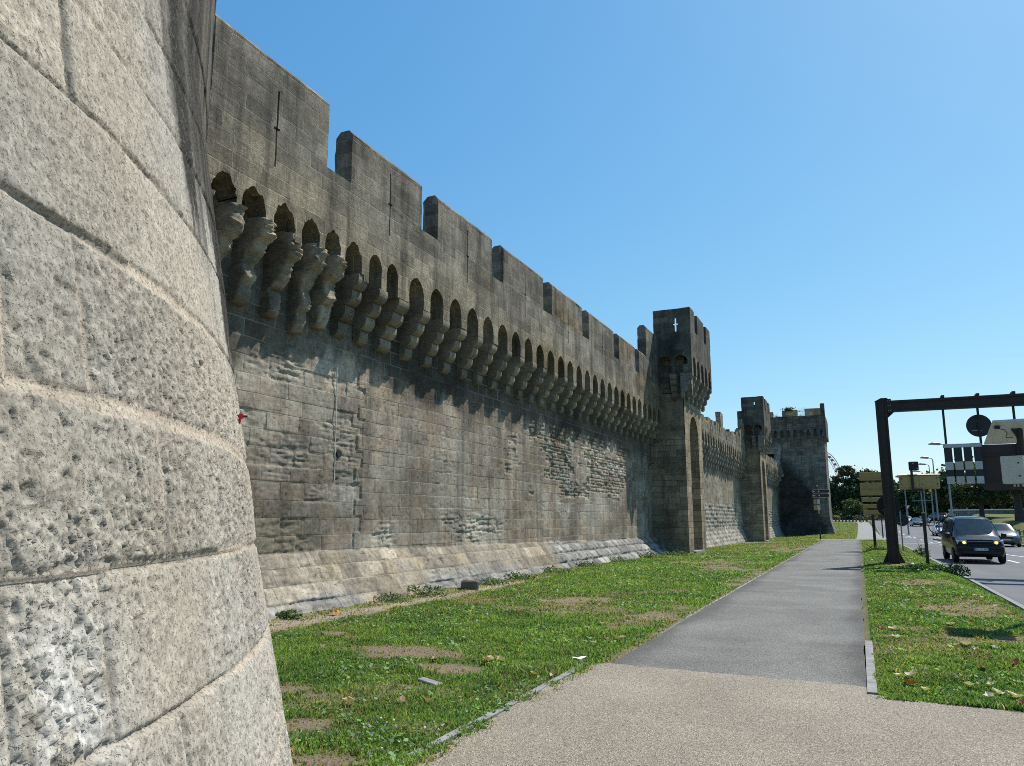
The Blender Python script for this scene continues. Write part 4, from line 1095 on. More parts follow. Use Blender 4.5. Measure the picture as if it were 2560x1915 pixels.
# ------------------------------------------------------------------ big square tower
bt_ = thing('square_tower', 'big dark square tower with weeds on top at the end of the rampart', 'tower', (0, 0, 0))
BY = 105.0
fb = Fr(0, BY, 1, 0, 0, -1)
mb = MB()
us = list(np.arange(-12.0, -3.38, .42)) + [-3.38]; zs_ = list(np.arange(1.6, 12.0, .42)) + [12.0]
us = sorted(us + [-10.6, -9.55]); zs_ = sorted(zs_ + [8.05, 9.85])
cells(mb, fb, us, zs_, lambda u, z: not (-10.6 < u < -9.55 and 8.05 < z < 9.85), -1.2, 0)
def flare(z): return .62 * np.clip((1.6 - z) / 2.2, 0, 1) ** 1.15
zf = list(np.linspace(-.95, 1.6, 9))
for a, b in zip(zf[:-1], zf[1:]):
    fa, fb_ = float(flare(a)), float(flare(b))
    for ua, ub in zip(us[:-1], us[1:]):
        ea = fa if ub == us[-1] else 0; eb = fb_ if ub == us[-1] else 0
        mb.quad((ua, BY - fa * .8, a), (ub + ea, BY - fa * .8, a), (ub + eb, BY - fb_ * .8, b), (ua, BY - fb_ * .8, b))
    mb.quad((-3.38 + fa, BY - fa * .8, a), (-3.38 + fa, BY + 9, a), (-3.38 + fb_, BY + 9, b), (-3.38 + fb_, BY - fb_ * .8, b))
fe = Fr(-3.38, BY, 0, 1, 1, 0)
cells(mb, fe, list(np.linspace(0.01, 9, 12)), list(np.linspace(1.6, 12.0, 14)), lambda u, z: True, -1.2, -.003)
def btc(co):
    n = fbm(co[:, 0] * .5, co[:, 2] * .6, co[:, 1] * .5, 3, 4)
    c = np.array([.21, .195, .165]) * (.6 + .8 * n)[:, None]
    x, z = co[:, 0], co[:, 2]
    e = (n - .5) * 1.6
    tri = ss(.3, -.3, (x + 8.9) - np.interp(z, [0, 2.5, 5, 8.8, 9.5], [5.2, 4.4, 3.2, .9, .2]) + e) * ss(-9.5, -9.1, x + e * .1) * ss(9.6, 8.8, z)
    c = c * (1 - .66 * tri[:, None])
    up = ss(9.2, 10.5, z + e)[:, None]
    return c * (1 - up) + np.array([.25, .222, .175]) * (.7 + .6 * n)[:, None] * up
mb.build('tower_wall', M['stone_brick'], bt_, col=btc, angle=30)
mb = MB(); mb.box(-10.75, -9.4, BY + 1.18, BY + 1.4, 7.9, 10.0); mb.build('doorway', M['dark'], bt_, uv=False)
# projecting parapet, ragged
mb = MB(); r = np.random.default_rng(8)
x = -12.0
fp = Fr(0, BY - .32, 1, 0, 0, -1)
arch_plate(mb, fp, [-11.6 + .8 * k for k in range(11)], .2, 11.9, 12.3, 12.9, 13.05, -.5, 0, (-12, -3.1), .08)
while x < -3.1:
    x2 = min(x + r.uniform(.5, .95), -3.1); n1 = r.uniform(-.1, 0)
    cells(mb, fp, [x, x2], [13.05, 13.7, 14.62 + r.uniform(-.1, .1)], lambda u, z: True, -.5, n1); x = x2
fq = Fr(-3.1, BY - .32, 0, 1, 1, 0)
cells(mb, fq, list(np.linspace(.01, 9, 8)), [11.9, 13, 14.6], lambda u, z: True, -.5, -.003)
mb.build('parapet', M['stone_brick'], bt_, col=tint((.14, .128, .105), .5, 1, 5), rough=(.4, .05))
mb = MB(); mb.box(-12, -3.6, BY + .2, BY + 9, 12.0, 13.2); mb.build('roof_terrace', M['stone_plain'], bt_, col=(.2, .19, .16))
for a, b, t_ in ((-11.2, -9.35, 15.3), (-8.25, -6.35, 15.42), (-5.5, -3.6, 15.5)):
    mb = MB(); cells(mb, fp, list(np.linspace(a, b, 5)), [14.6, 15.0, t_], lambda u, z: not (t_ > 15.45 and -4.55 < u < -4.2 and z < 15.3 and False), -.5, -.03); mb.build('merlon', M['stone_brick'], bt_, col=tint((.42, .31, .19), .3, 1, 4))
mb = MB(); mb.bbox(-3.62, -3.1, BY - .32, BY + .3, 14.55, 16.1, .06); mb.build('merlon', M['stone_dark'], bt_, col=(.1, .095, .085))
for k in range(12):
    mb = MB(); u = -11.6 + .8 * (k - .5) + (.2 if k == 0 else 0)
    corbel(mb, Fr(0, BY, 1, 0, 0, -1), min(u, -3.3), .34, 11.0 + .3 * math.sin(k * 1.7), 11.91, .31, 3, .1); mb.build('corbel', M['stone_plain'], bt_, col=(.15, .14, .125))
mb = MB(); rr_ = np.random.default_rng(4)
zq = 6.3
while zq < 10.3:
    h_ = rr_.uniform(.3, .6); cx = -9.0 + .1 * math.sin(zq * 2) + rr_.uniform(-.1, .1)
    mb.bbox(cx - rr_.uniform(.15, .35), cx + rr_.uniform(.15, .38), BY - rr_.uniform(.1, .3), BY + .05, zq, zq + h_, .04); zq += h_ * .98
mb.build('broken_spur', M['stone_plain'], bt_, col=tint((.32, .30, .26), .4, 3))
# ================================================================== STREET FURNITURE
GYY = 30.7; gz = T1(1.0, GYY)
g = thing('sign_gantry', 'tall dark brown steel gantry with a thick post on the grass verge', 'sign gantry', (0, 0, 0))
mb = MB(); w_ = .185
mb.box(1.0 - w_, 1.0 - .125, GYY - .19, GYY + .19, gz - .1, 5.79); mb.box(1.0 + .125, 1.0 + w_, GYY - .19, GYY + .19, gz - .1, 5.79); mb.box(1.0 - .126, 1.0 + .126, GYY - .14, GYY + .14, gz - .1, 5.78)
for sx in (-1, 1): mb.prism([(1.0 + sx * .184, gz + .42), (1.0 + sx * .36, gz + .02), (1.0 + sx * .184, gz + .02)], 1, GYY - .12, GYY - .09)
mb.build('post', M['rust'], g)
mb = MB(); mb.box(1.19, 12.2, GYY - .17, GYY + .17, 5.70, 5.785); mb.box(1.19, 12.2, GYY - .17, GYY + .17, 5.39, 5.45); mb.box(1.19, 12.2, GYY - .13, GYY + .13, 5.45, 5.70)
mb.build('beam', M['rust'], g)
mb = MB(); mb.box(1.19, 1.33, GYY - .21, GYY + .21, 5.35, 5.84); mb.prism([(1.19, 5.36), (1.19, 5.18), (1.42, 5.385)], 1, GYY - .02, GYY + .02); mb.prism([(.79, 5.79), (1.0, 5.90), (1.19, 5.90), (1.33, 5.79)], 1, GYY - .1, GYY + .1); mb.build('flange', M['rust'], g)
each('bolt', M['galv'], g, [lambda m_, x=x, z=z: m_.tube([(x, GYY - .235, z), (x, GYY - .2, z)], .018, 6) for x in (1.225, 1.295) for z in (5.42, 5.60, 5.78)], uv=False)
mb = MB(); mb.box(11.8, 12.2, GYY - .19, GYY + .19, T1(12, GYY) - .1, 5.38); mb.build('post', M['rust'], g)
for x, zb in ((2.97, 4.1), (4.03, 4.1), (5.09, 4.1)):
    mb = MB(); mb.box(x - .035, x + .035, GYY + .175, GYY + .245, zb - 1.2, 5.86); mb.box(x - .05, x + .05, GYY - .2, GYY + .26, 5.79, 5.87); mb.build('hanger', M['rust'], g)
def disc_sign(name, label, x, y, z, r, mat, bars=True, pole=None, group=None):
    t = thing(name, label, 'road sign', (0, 0, 0))
    mb = MB(); mb.disc((x, z), r, 1, (y, y + .025), 36); mb.disc((x, z), r * 1.015, 1, (y + .003, y + .018), 36)
    mb.build('sign_plate', mat, t)
    each('clamp', M['galv'], t, [lambda m_, dx=dx, dz=dz, ww=ww: m_.box(x + r * (dx - ww / 2), x + r * (dx + ww / 2), y - .012, y, z + r * dz - .012, z + r * dz + .012) for dx, dz, ww in ((-.35, -.42, .45), (.15, -.45, .14), (-.1, .42, .18))])
    if pole:
        mb = MB(); mb.tube([(pole[0], y + .04 * pole[3], pole[1]), (pole[0], y + .04 * pole[3], pole[2])], .03, 10); mb.build('pole', M['galv'], t)
    return t
disc_sign('round_road_sign', 'dark back of a round road sign hanging high from the gantry beam', 4.03, GYY + .26, 4.79, .385, M['sign_back'])
disc_sign('round_road_sign', 'black back of a round road sign fixed behind the thick gantry post', .98, GYY + .20, 2.04, .385, M['dark'])
disc_sign('round_road_sign', 'low round road sign seen from behind on a thin grey pole by the kerb', 1.86, 42.05, 1.53, .29, M['sign_back'], pole=(1.80, T1(1.8, 42) - .1, 2.36, -1))
# slatted direction panel hung on the gantry
t = thing('slatted_sign', 'sign of four upright slats banded dark and pale hanging from the gantry', 'road sign', (0, 0, 0)); yv = GYY + .13
mb = MB(); mb.bbox(2.86, 4.02, yv - .05, yv + .07, 4.04, 4.18, .012); mb.build('top_rail', M['alu'], t)
for k, (a, b) in enumerate(((2.875, 3.12), (3.17, 3.42), (3.47, 3.72), (3.775, 4.0))):
    mb = MB(); mb.bbox(a, b, yv - .035, yv + .03, 2.775, 4.036, .008); s = mb.build('slat', M['brown_back'] if k < 0 else M['sign_back'], t)
    each('pale_band', M['alu'] if k in (0, 3) else M['alu_warm'], s, [lambda m_, z0=z0, z1=z1: m_.box(a + .003, b - .003, yv - .042, yv - .034, z0, z1) for z0, z1 in ((3.27, 3.55), (2.785, 3.04))])
t = thing('direction_sign', 'large dark brown back of a direction board hanging at the right end of the gantry', 'road sign', (0, 0, 0)); yv = GYY + .31
mb = MB(); pts = []
for cx, cz, a0 in ((6.5, 2.65, -90), (6.5, 4.02, 0), (4.08, 4.02, 90), (4.08, 2.65, 180)):
    pts += [(cx + .1 * math.cos(R(a0 + q * 22.5)), cz + .1 * math.sin(R(a0 + q * 22.5))) for q in range(5)]
mb.prism(pts, 1, yv, yv + .03); mb.build('board', M['brown_back'], t)
each('stiffener', M['brown_back'], t, [lambda m_, z=z: m_.box(3.99, 6.59, yv - .04, yv - .001, z - .025, z + .025) for z in (2.9, 3.75)])
each('label_plate', M['alu'], t, [lambda m_, z=z: m_.box(4.62, 4.95, yv - .047, yv - .041, z - .025, z + .025) for z in (2.95, 3.05)])
# solar unit on a pole
t = thing('solar_unit', 'brown pole with a tilted solar panel and a pale grey cabinet', 'solar unit', (0, 0, 0))
Ys = 14.3
mb = MB(); mb.tube([(2.40, Ys, T1(2.4, Ys) - .1), (2.40, Ys, 3.10)], .048, 14); mb.build('pole', M['rust'], t)
mb = MB(); mb.box(2.26, 2.54, Ys - .05, Ys + .05, 3.04, 3.09); mb.prism([(2.27, 3.04), (2.36, 3.04), (2.36, 2.86)], 1, Ys - .03, Ys + .03); mb.build('bracket', M['rust'], t)
A = [(2.03, 14.12, 3.10), (2.80, 14.0, 3.10), (2.74, 14.62, 2.80), (1.965, 14.74, 2.80)]
nrm = Vector(A[1]) - Vector(A[0]); nrm = nrm.cross(Vector(A[3]) - Vector(A[0])).normalized(); nrm = -nrm if nrm.z < 0 else nrm
mb = MB(); mb.hexa([tuple(Vector(p)) for p in A] + [tuple(Vector(p) + nrm * .035) for p in A]); pan = mb.build('solar_panel', M['solar'], t)
ce = sum((Vector(p) for p in A), Vector()) / 4
mb = MB(); B = [Vector(p) * .95 + ce * .05 for p in A]; mb.hexa([tuple(p + nrm * .0352) for p in B] + [tuple(p + nrm * .039) for p in B]); mb.build('cell', M['solar_cell'], pan)
mb = MB(); mb.box(2.06, 2.13, 14.19, 14.25, 3.0, 3.045); mb.tube([(2.12, 14.2, 3.0), (2.19, 14.2, 2.98), (2.22, 14.2, 2.92), (2.2, 14.22, 2.86), (2.3, 14.25, 2.86)], .006, 6); mb.build('cable', M['dark'], t)
cb = MB(); cb.bbox(-.155, .155, -.11, .11, -.212, .212, .008); cab = cb.build('cabinet', M['cab'], t, (2.255, Ys - .17, 2.345)); cab.rotation_euler = (0, 0, R(-24))
mb = MB(); mb.box(-.15, .15, -.115, -.109, -.205, .205); dr = mb.build('cabinet_door', M['cab'], cab)
each('lock', M['dark'], dr, [lambda m_, z=z: m_.disc((.09, z), .012, 1, (-.122, -.114), 12) for z in (.1, -.1)])
each('cable_gland', M['alu'], cab, [lambda m_, x=x: m_.tube([(x, -.02, -.26), (x, -.02, -.2)], .014, 8) for x in (-.02, .03, .09)])
# ochre cabinet on a post
t = thing('roadside_cabinet', 'ochre metal cabinet on a mast with a black camera box above it beside the road', 'roadside cabinet', (0, 0, 0)); Yb = 27.3
z0 = T1(1.82, Yb)
mb = MB(); mb.box(1.775, 1.865, Yb - .045, Yb + .045, z0 - .1, 1.76); mb.build('post', M['rust'], t)
mb = MB(); mb.box(1.77, 1.87, Yb - .05, Yb + .05, 1.76, 1.80); mb.build('cap', M['tan'], t)
mb = MB(); mb.tube([(1.82, Yb, 1.78), (1.80, Yb, 2.54)], .016, 8); mb.tube([(1.53, Yb, 2.14), (2.07, Yb, 2.16)], .012, 8); mb.build('mast', M['galv'], t)
mb = MB(); mb.bbox(1.23, 2.35, Yb - .02, Yb + .34, 2.51, 2.945, .02); c = mb.build('cabinet', M['tan'], t)
mb = MB(); mb.prism([(Yb - .06, 2.946), (Yb + .38, 2.946), (Yb + .33, 2.99), (Yb - .03, 2.965)], 0, 1.2, 2.38); mb.build('lid', M['tan_sunlit'], c)
for a, b in ((1.27, 1.775), (1.785, 2.30)):
    mb = MB(); mb.bbox(a, b, Yb - .034, Yb - .019, 2.57, 2.91, .006); d_ = mb.build('door', M['tan'], c)
    xx = a + .02 if a < 1.5 else b - .03
    each('hinge', M['dark'], d_, [lambda m_, z=z: m_.box(xx, xx + .012, Yb - .045, Yb - .033, z - .035, z + .035) for z in (2.66, 2.84)])
    if a > 1.5: each('latch', M['dark'], d_, [lambda m_: m_.box(1.86, 1.9, Yb - .043, Yb - .033, 2.63, 2.645), lambda m_: m_.box(1.87, 1.885, Yb - .043, Yb - .033, 2.83, 2.845)])
mb = MB(); mb.box(1.555, 1.625, Yb - .11, Yb - .047, 2.42, 3.12); mb.box(1.55, 1.87, Yb - .09, Yb - .03, 2.44, 2.51); mb.build('upper_post', M['rust'], t)
mb = MB(); mb.bbox(1.53, 1.80, Yb - .14, Yb + .10, 3.09, 3.36, .015); b_ = mb.build('camera_box', M['dark'], t)
each('label_plate', M['alu'], b_, [lambda m_: m_.box(1.62, 1.68, Yb - .146, Yb - .139, 3.30, 3.315), lambda m_: m_.box(1.74, 1.78, Yb - .146, Yb - .139, 3.13, 3.15)])
# stack of ochre direction signs seen from behind
t = thing('direction_sign', 'stack of five ochre direction boards seen from behind on a brown post', 'road sign', (0, 0, 0)); Yy = 43.2
z0 = T1(.62, Yy)
mb = MB(); mb.box(.555, .685, Yy + .0, Yy + .12, z0 - .1, 3.9); mb.build('post', M['rust'], t)
for za, zb, xa, xb in ((3.50, 3.92, .13, 1.22), (2.75, 3.38, .13, 1.22), (2.43, 2.65, .16, 1.22), (2.11, 2.32, .19, 1.22), (1.80, 2.03, .20, 1.21)):
    mb = MB(); mb.bbox(xa, xb, Yy - .035, Yy - .003, za, zb, .008); mb.build('board', M['ochre'], t)
each('rail', M['ochre'], t, [lambda m_, z=z: m_.box(.16, 1.19, Yy - .055, Yy - .037, z, z + .03) for z in (3.6, 3.05)])
# pedestrian fingerpost
t = thing('fingerpost', 'black pedestrian signpost with two brown arms and small panels by the big square tower', 'signpost', (0, 0, 0)); Yf = 65.2; xf_ = -2.87; z0 = T1(xf_, Yf)
mb = MB(); mb.tube([(xf_, Yf, z0 - .1), (xf_, Yf, 1.0), (xf_, Yf, 1.001), (xf_, Yf, 4.05)], [.055, .055, .045, .045], 10); mb.build('pole', M['dark'], t)
mb = MB(); mb.tube([(xf_, Yf, 4.05), (xf_, Yf, 4.1), (xf_, Yf, 4.16), (xf_, Yf, 4.2)], [.03, .07, .05, .01], 10); mb.build('finial', M['ochre'], t)
mb = MB(); mb.tube([(xf_, Yf, 1.98), (xf_, Yf, 2.27)], .06, 10); mb.build('collar', M['ochre'], t)
for zc_, xs_, xe in ((3.70, -3.27, -1.98), (3.36, -3.25, -2.0)):
    mb = MB(); h = .145; pts = [(xs_ + h + h * math.cos(R(a)), zc_ + h * math.sin(R(a))) for a in range(90, 271, 30)] + [(xe - h + h * math.cos(R(a)), zc_ + h * math.sin(R(a))) for a in range(-90, 91, 30)]
    mb.prism(pts, 1, Yf - .09, Yf - .05); ar = mb.build('arm', M['alu'], t)
    mb = MB(); h = .118; pts = [(xs_ + .145 + h * math.cos(R(a)), zc_ + h * math.sin(R(a))) for a in range(90, 271, 30)] + [(xe - .145 + h * math.cos(R(a)), zc_ + h * math.sin(R(a))) for a in range(-90, 91, 30)]
    mb.prism(pts, 1, Yf - .096, Yf - .089); fc = mb.build('arm_face', M['brown_back'], ar)
    mb = MB(); mb.prism([(xs_ + .06, zc_), (xs_ + .15, zc_ + .06), (xs_ + .15, zc_ - .06)], 1, Yf - .102, Yf - .095); mb.box(xs_ + .15, xs_ + .22, Yf - .102, Yf - .095, zc_ - .015, zc_ + .015); mb.build('arrow', M['white'], ar)
    mb = MB(); mb.disc((xs_ + .5, zc_), .045, 1, (Yf - .102, Yf - .095), 12); mb.build('symbol', M['white'], ar)
for z, in ((2.9,), (2.43,)):
    mb = MB(); mb.box(-3.2, -2.99, Yf - .08, Yf - .06, z - .17, z + .17); mb.build('small_panel', M['ochre'], t)
    mb = MB(); mb.box(-2.95, -2.73, Yf - .08, Yf - .06, z - .19, z + .19); mb.build('small_panel', M['alu'], t)
t = thing('post_sign', 'short dark post with a small square box on top', 'signpost', (0, 0, 0)); z0 = T1(1.7, 73.6)
mb = MB(); mb.tube([(1.71, 73.6, z0 - .1), (1.71, 73.6, 1.62)], .05, 8); mb.build('pole', M['dark'], t)
mb = MB(); mb.bbox(1.52, 1.90, 73.5, 73.7, 1.6, 1.99, .02); mb.build('box', M['sign_back'], t)
# street lamps
LAB = ['grey street lamp standing behind the slatted sign', 'grey street lamp with its head just above the ochre cabinet', 'grey street lamp second along the row behind the ochre cabinet', 'small distant street lamp near the black camera box', 'street lamp pole rising between the trees at the road end']
for k, (x, y, ht, al) in enumerate(((7.6, 80, 8.3, .95), (7.7, 95, 8.1, .8), (8.9, 116, 8.7, .9), (10.4, 150, 9.6, 1.3), (5.6, 112, 6.9, .6))):
    t = thing('street_lamp', LAB[k], 'street lamp', (0, 0, 0), 0, 'street lamps along the road'); z0 = T1(x, y)
    mb = MB(); mb.tube([(x, y, z0 - .2), (x, y, z0 + 3), (x, y, ht - .25), (x - .12, y, ht - .06), (x - .35, y, ht)], [.11, .09, .055, .05, .045], 10); mb.build('pole', M['galv'], t)
    mb = MB(); mb.tube([(x - .3, y, ht), (x - .5, y, ht + .03), (x - .5 - al * .5, y, ht + .07), (x - .4 - al, y, ht + .02)], [.05, .13, .13, .05], 8); mb.build('lamp_head', M['galv'], t)
# yield triangle far away
t = thing('yield_sign', 'tiny white and red triangular road sign far down the road', 'road sign', (0, 0, 0)); x, y = 9.0, 176.0; z0 = T1(x, y)
mb = MB(); mb.tube([(x, y, z0 - .2), (x, y, 4.1)], .05, 6); mb.build('pole', M['galv'], t)
mb = MB(); mb.prism([(x - .6, 4.3), (x + .6, 4.3), (x, 3.3)], 1, y - .07, y - .055); mb.build('border', M['redlens'], t)
mb = MB(); mb.prism([(x - .38, 4.18), (x + .38, 4.18), (x, 3.56)], 1, y - .08, y - .071); mb.build('face', M['white'], t)

# ================================================================== VEHICLES
def loft(stations, n=None):
    """stations: list of (y, half-ring [(x,z)...] bottom centre -> roof centre); mirrored"""
    mb = MB(); rings = []
    for y, h in stations:
        ring = [(x, y, z) for x, z in h] + [(-x, y, z) for x, z in h[-2:0:-1]]
        rings.append(ring)
    m = len(rings[0])
    for rg in rings: mb.v += rg
    for a in range(len(rings) - 1):
        for i in range(m):
            j = (i + 1) % m; mb.f.append((a * m + i, a * m + j, (a + 1) * m + j, (a + 1) * m + i))
    mb.f.append(tuple(range(m - 1, -1, -1))); mb.f.append(tuple((len(rings) - 1) * m + i for i in range(m)))
    return mb
def ring(w, zb, zs, zt, wr, crown=.03):
    return [(0, zb), (w * .9, zb), (w * .985, zb + .12), (w, (zb + zs) / 2), (w * .985, zs), (wr + .02, zt - .07), (wr - .07, zt), (wr * .5, zt + crown * .8), (0, zt + crown)]
def wheel(parent, x, y, r, wd):
    mb = MB(); n = 24
    prof = [(-wd / 2, r * .62), (-wd / 2, r * .93), (-wd * .38, r), (wd * .38, r), (wd / 2, r * .93), (wd / 2, r * .62)]
    for q, rad in prof: mb.v += [(x + q, y + rad * math.cos(2 * math.pi * i / n), r + rad * math.sin(2 * math.pi * i / n)) for i in range(n)]
    for a in range(len(prof) - 1):
        for i in range(n): mb.f.append((a * n + i, a * n + (i + 1) % n, (a + 1) * n + (i + 1) % n, (a + 1) * n + i))
    wl = mb.build('wheel', M['rubber'], parent, smooth=True, uv=False)
    mb = MB(); s = 1 if x > 0 else -1
    mb.disc((y, r), r * .64, 0, (x - wd * .30, x + wd * .30), 20)
    for k in range(5):
        a = 2 * math.pi * k / 5; mb.tube([(x + s * wd * .36, y, r), (x + s * wd * .36, y + r * .58 * math.cos(a), r + r * .58 * math.sin(a))], .03, 5)
    mb.build('rim', M['rim'], wl, uv=False)
def glass_quad(parent, name, pts, off=.006, mat=None):
    mb = MB(); p = [Vector(q) for q in pts]; n = (p[1] - p[0]).cross(p[3] - p[0]).normalized()
    c = sum(p, Vector()) / 4
    if n.dot(c - Vector((0, 2.4, .9))) < 0: n = -n
    mb.hexa([tuple(q - n * .01) for q in p] + [tuple(q + n * off) for q in p])
    return mb.build(name, mat or M['glass'], parent, uv=False)
def text(parent, s, size, loc, mat, rot=(math.pi / 2, 0, 0)):
    cu = bpy.data.curves.new('lettering', 'FONT'); cu.body = s; cu.size = size; cu.align_x = 'CENTER'; cu.align_y = 'CENTER'; cu.extrude = .001
    cu.materials.append(mat); tmp = bpy.data.objects.new('lettering_source', cu); COL.objects.link(tmp); bpy.context.view_layer.update()
    me_ = bpy.data.meshes.new_from_object(tmp.evaluated_get(bpy.context.evaluated_depsgraph_get())); bpy.data.objects.remove(tmp)
    o = bpy.data.objects.new('lettering', me_); COL.objects.link(o); o.parent = parent; o.location = loc; o.rotation_euler = rot
    return o

vx, vy = 4.62, 38.6
van = thing('van', 'black passenger van with amber lights lit and bicycles on its back', 'van', (vx, vy, float(road_z(vy)) + .004), R(1.5))
st = [(0.0, ring(.70, .42, .62, .74, .70, .0)), (.06, ring(.84, .32, .70, .84, .80, .01)), (.16, ring(.90, .27, .80, .98, .82, .02)), (.42, ring(.93, .26, .92, 1.07, .83, .03)), (.82, ring(.95, .26, 1.04, 1.17, .84, .03)),
      (1.25, ring(.955, .26, 1.06, 1.52, .765, .03)), (1.62, ring(.955, .26, 1.08, 1.82, .70, .04)), (1.85, ring(.955, .26, 1.08, 1.90, .69, .05)), (2.6, ring(.955, .26, 1.08, 1.95, .69, .05)), (4.4, ring(.955, .26, 1.08, 1.93, .69, .05)), (4.82, ring(.94, .3, 1.06, 1.90, .68, .05)), (4.9, ring(.90, .36, 1.0, 1.80, .65, .03))]
body = loft(st).build('body', M['van'], van, smooth=True, uv=False, angle=32)
# windscreen follows the raked front
ws = MB()
def wpt(t, s):
    y = .86 + (1.60 - .86) * t; z = 1.195 + (1.845 - 1.195) * t; hw = .80 + (.655 - .80) * t
    return (hw * s, y - .03 + .05 * (s * s), z + .03 * (1 - s * s))
for a in range(5):
    for b in range(8):
        q = [wpt((a + i) / 5, -1 + (b + j) / 4) for i, j in ((0, 0), (0, 1), (1, 1), (1, 0))]; ws.quad(*q)
ws.build('windscreen', M['glass'], van, smooth=True, uv=False, fix=True)
for s in (-1, 1):
    for ya, yb, za, zb in ((1.22, 1.95, 1.12, 1.78), (2.02, 3.3, 1.12, 1.80), (3.38, 4.7, 1.12, 1.78)):
        top = lambda z: .945 + (.71 - .945) * (z - 1.08) / (1.85 - 1.08)
        y2 = ya + .42 if ya < 1.5 else ya
        glass_quad(van, 'side_window', [(s * top(za), ya, za), (s * top(za), yb, za), (s * top(zb), yb, zb), (s * top(zb), y2, zb)], .012)
    mb = MB(); mb.bbox(*sorted((s * .97, s * 1.17)), 1.02, 1.14, 1.05, 1.27, .03); mr = mb.build('mirror', M['dark'], van, smooth=True, uv=False)
    mb = MB(); mb.hexa([(s * .50, -.02 + .06, .80), (s * .86, .10, .80), (s * .86, .16, .83), (s * .50, .12, .83), (s * .50, .06, .95), (s * .88, .16, .96), (s * .88, .28, .98), (s * .50, .2, .97)]); hl = mb.build('headlight', M['lamp'], van, uv=False)
    mb = MB(); mb.disc((s * .60, .875), .06, 1, (.015, .06), 14); mb.build('lit_lamp', M['amber'], hl, uv=False)
for s in (-1, 1):
    for y in (.85, 3.9): wheel(van, s * .87, y, .335, .22)
mb = MB()
for z in (.80, .86, .92): mb.bbox(-.46, .46, .0 + (z - .8) * .25, .12, z - .018, z + .012, .008)
mb.bbox(-.45, .45, .05, .13, .79, .93, .01); mb.build('grille', M['dark'], van, uv=False)
mb = MB(); mb.bbox(-.72, .72, -.035, .1, .40, .53, .02); mb.build('air_intake', M['dark'], van, uv=False)
mb = MB(); mb.bbox(-.86, .86, -.02, .18, .60, .72, .02); mb.build('bumper', M['dark'], van, uv=False)
mb = MB(); mb.bbox(-.26, .26, -.052, -.03, .545, .655, .004); npl = mb.build('number_plate', M['plate'], van, uv=False)
mb = MB(); mb.box(-.255, -.215, -.0545, -.0518, .55, .65); mb.build('blue_band', M['blue'], npl, uv=False)
text(npl, 'DL CF 900', .105, (.02, -.0535, .60), M['ink'])
each('wiper', M['dark'], van, [lambda m_, q=q: m_.tube([(q, .80, 1.20), (q + .5, .92, 1.27)], .008, 5) for q in (-.6, 0)], uv=False)
each('roof_rail', M['dark'], van, [lambda m_, s=s: m_.tube([(s * .62, 1.9, 2.0), (s * .62, 4.6, 1.99)], .016, 6) for s in (-1, 1)], uv=False)
mb = MB(); mb.box(-.6, .6, 4.92, 5.32, 1.12, 1.16); mb.tube([(-.4, 4.9, .8), (-.4, 4.95, 1.7)], .02, 6); mb.tube([(.4, 4.9, .8), (.4, 4.95, 1.7)], .02, 6); mb.build('cycle_carrier', M['dark'], van, uv=False)

def bicycle(x, y, z, label, group, flip=1):
    t = thing('bicycle', label, 'bicycle', (x, y, z), 0, group); f = flip
    for sx in (-.52, .52):
        mb = MB(); n = 26; pts = [(sx + .33 * math.cos(2 * math.pi * i / n), 0, .34 + .33 * math.sin(2 * math.pi * i / n)) for i in range(n + 1)]
        mb.tube(pts, .022, 6, False); wl = mb.build('wheel', M['rubber'], t, uv=False)
        mb = MB()
        for k in range(8):
            a = math.pi * 2 * k / 8; mb.tube([(sx, 0, .34), (sx + .32 * math.cos(a), 0, .34 + .32 * math.sin(a))], .003, 3)
        mb.build('spokes', M['galv'], wl, uv=False)
    mb = MB(); bb = (0.05 * f, 0, .32); hd = (.40 * f, 0, .80); stp = (-.16 * f, 0, .80)
    for a, b in ((bb, hd), (bb, stp), (stp, hd), ((-.52 * f, 0, .34), bb), ((-.52 * f, 0, .34), stp), (hd, (.52 * f, 0, .34))): mb.tube([a, b], .018, 6)
    mb.build('frame', M['carblack'], t, uv=False)
    mb = MB(); mb.tube([(.40 * f, 0, .80), (.38 * f, 0, 1.0)], .016, 6); mb.tube([(.30 * f, -.28, 1.02), (.38 * f, -.15, 1.01), (.38 * f, .15, 1.01), (.30 * f, .28, 1.02)], .015, 6); mb.build('handlebar', M['dark'], t, uv=False)
    mb = MB(); mb.tube([stp, (-.19 * f, 0, .95)], .014, 6); mb.bbox(-.32 * f if f > 0 else .05, -.05 if f > 0 else .32, -.07, .07, .94, 1.0, .02); mb.build('saddle', M['dark'], t, uv=False)
zc = float(road_z(vy)) + 1.165
bicycle(vx - .68, vy + 5.02, zc, 'black bicycle on the van carrier, the one closer to the rear door', 'bicycles carried on the van', 1)
bicycle(vx - .35, vy + 5.20, zc, 'black bicycle on the van carrier, the one behind the other bicycle', 'bicycles carried on the van', -1)

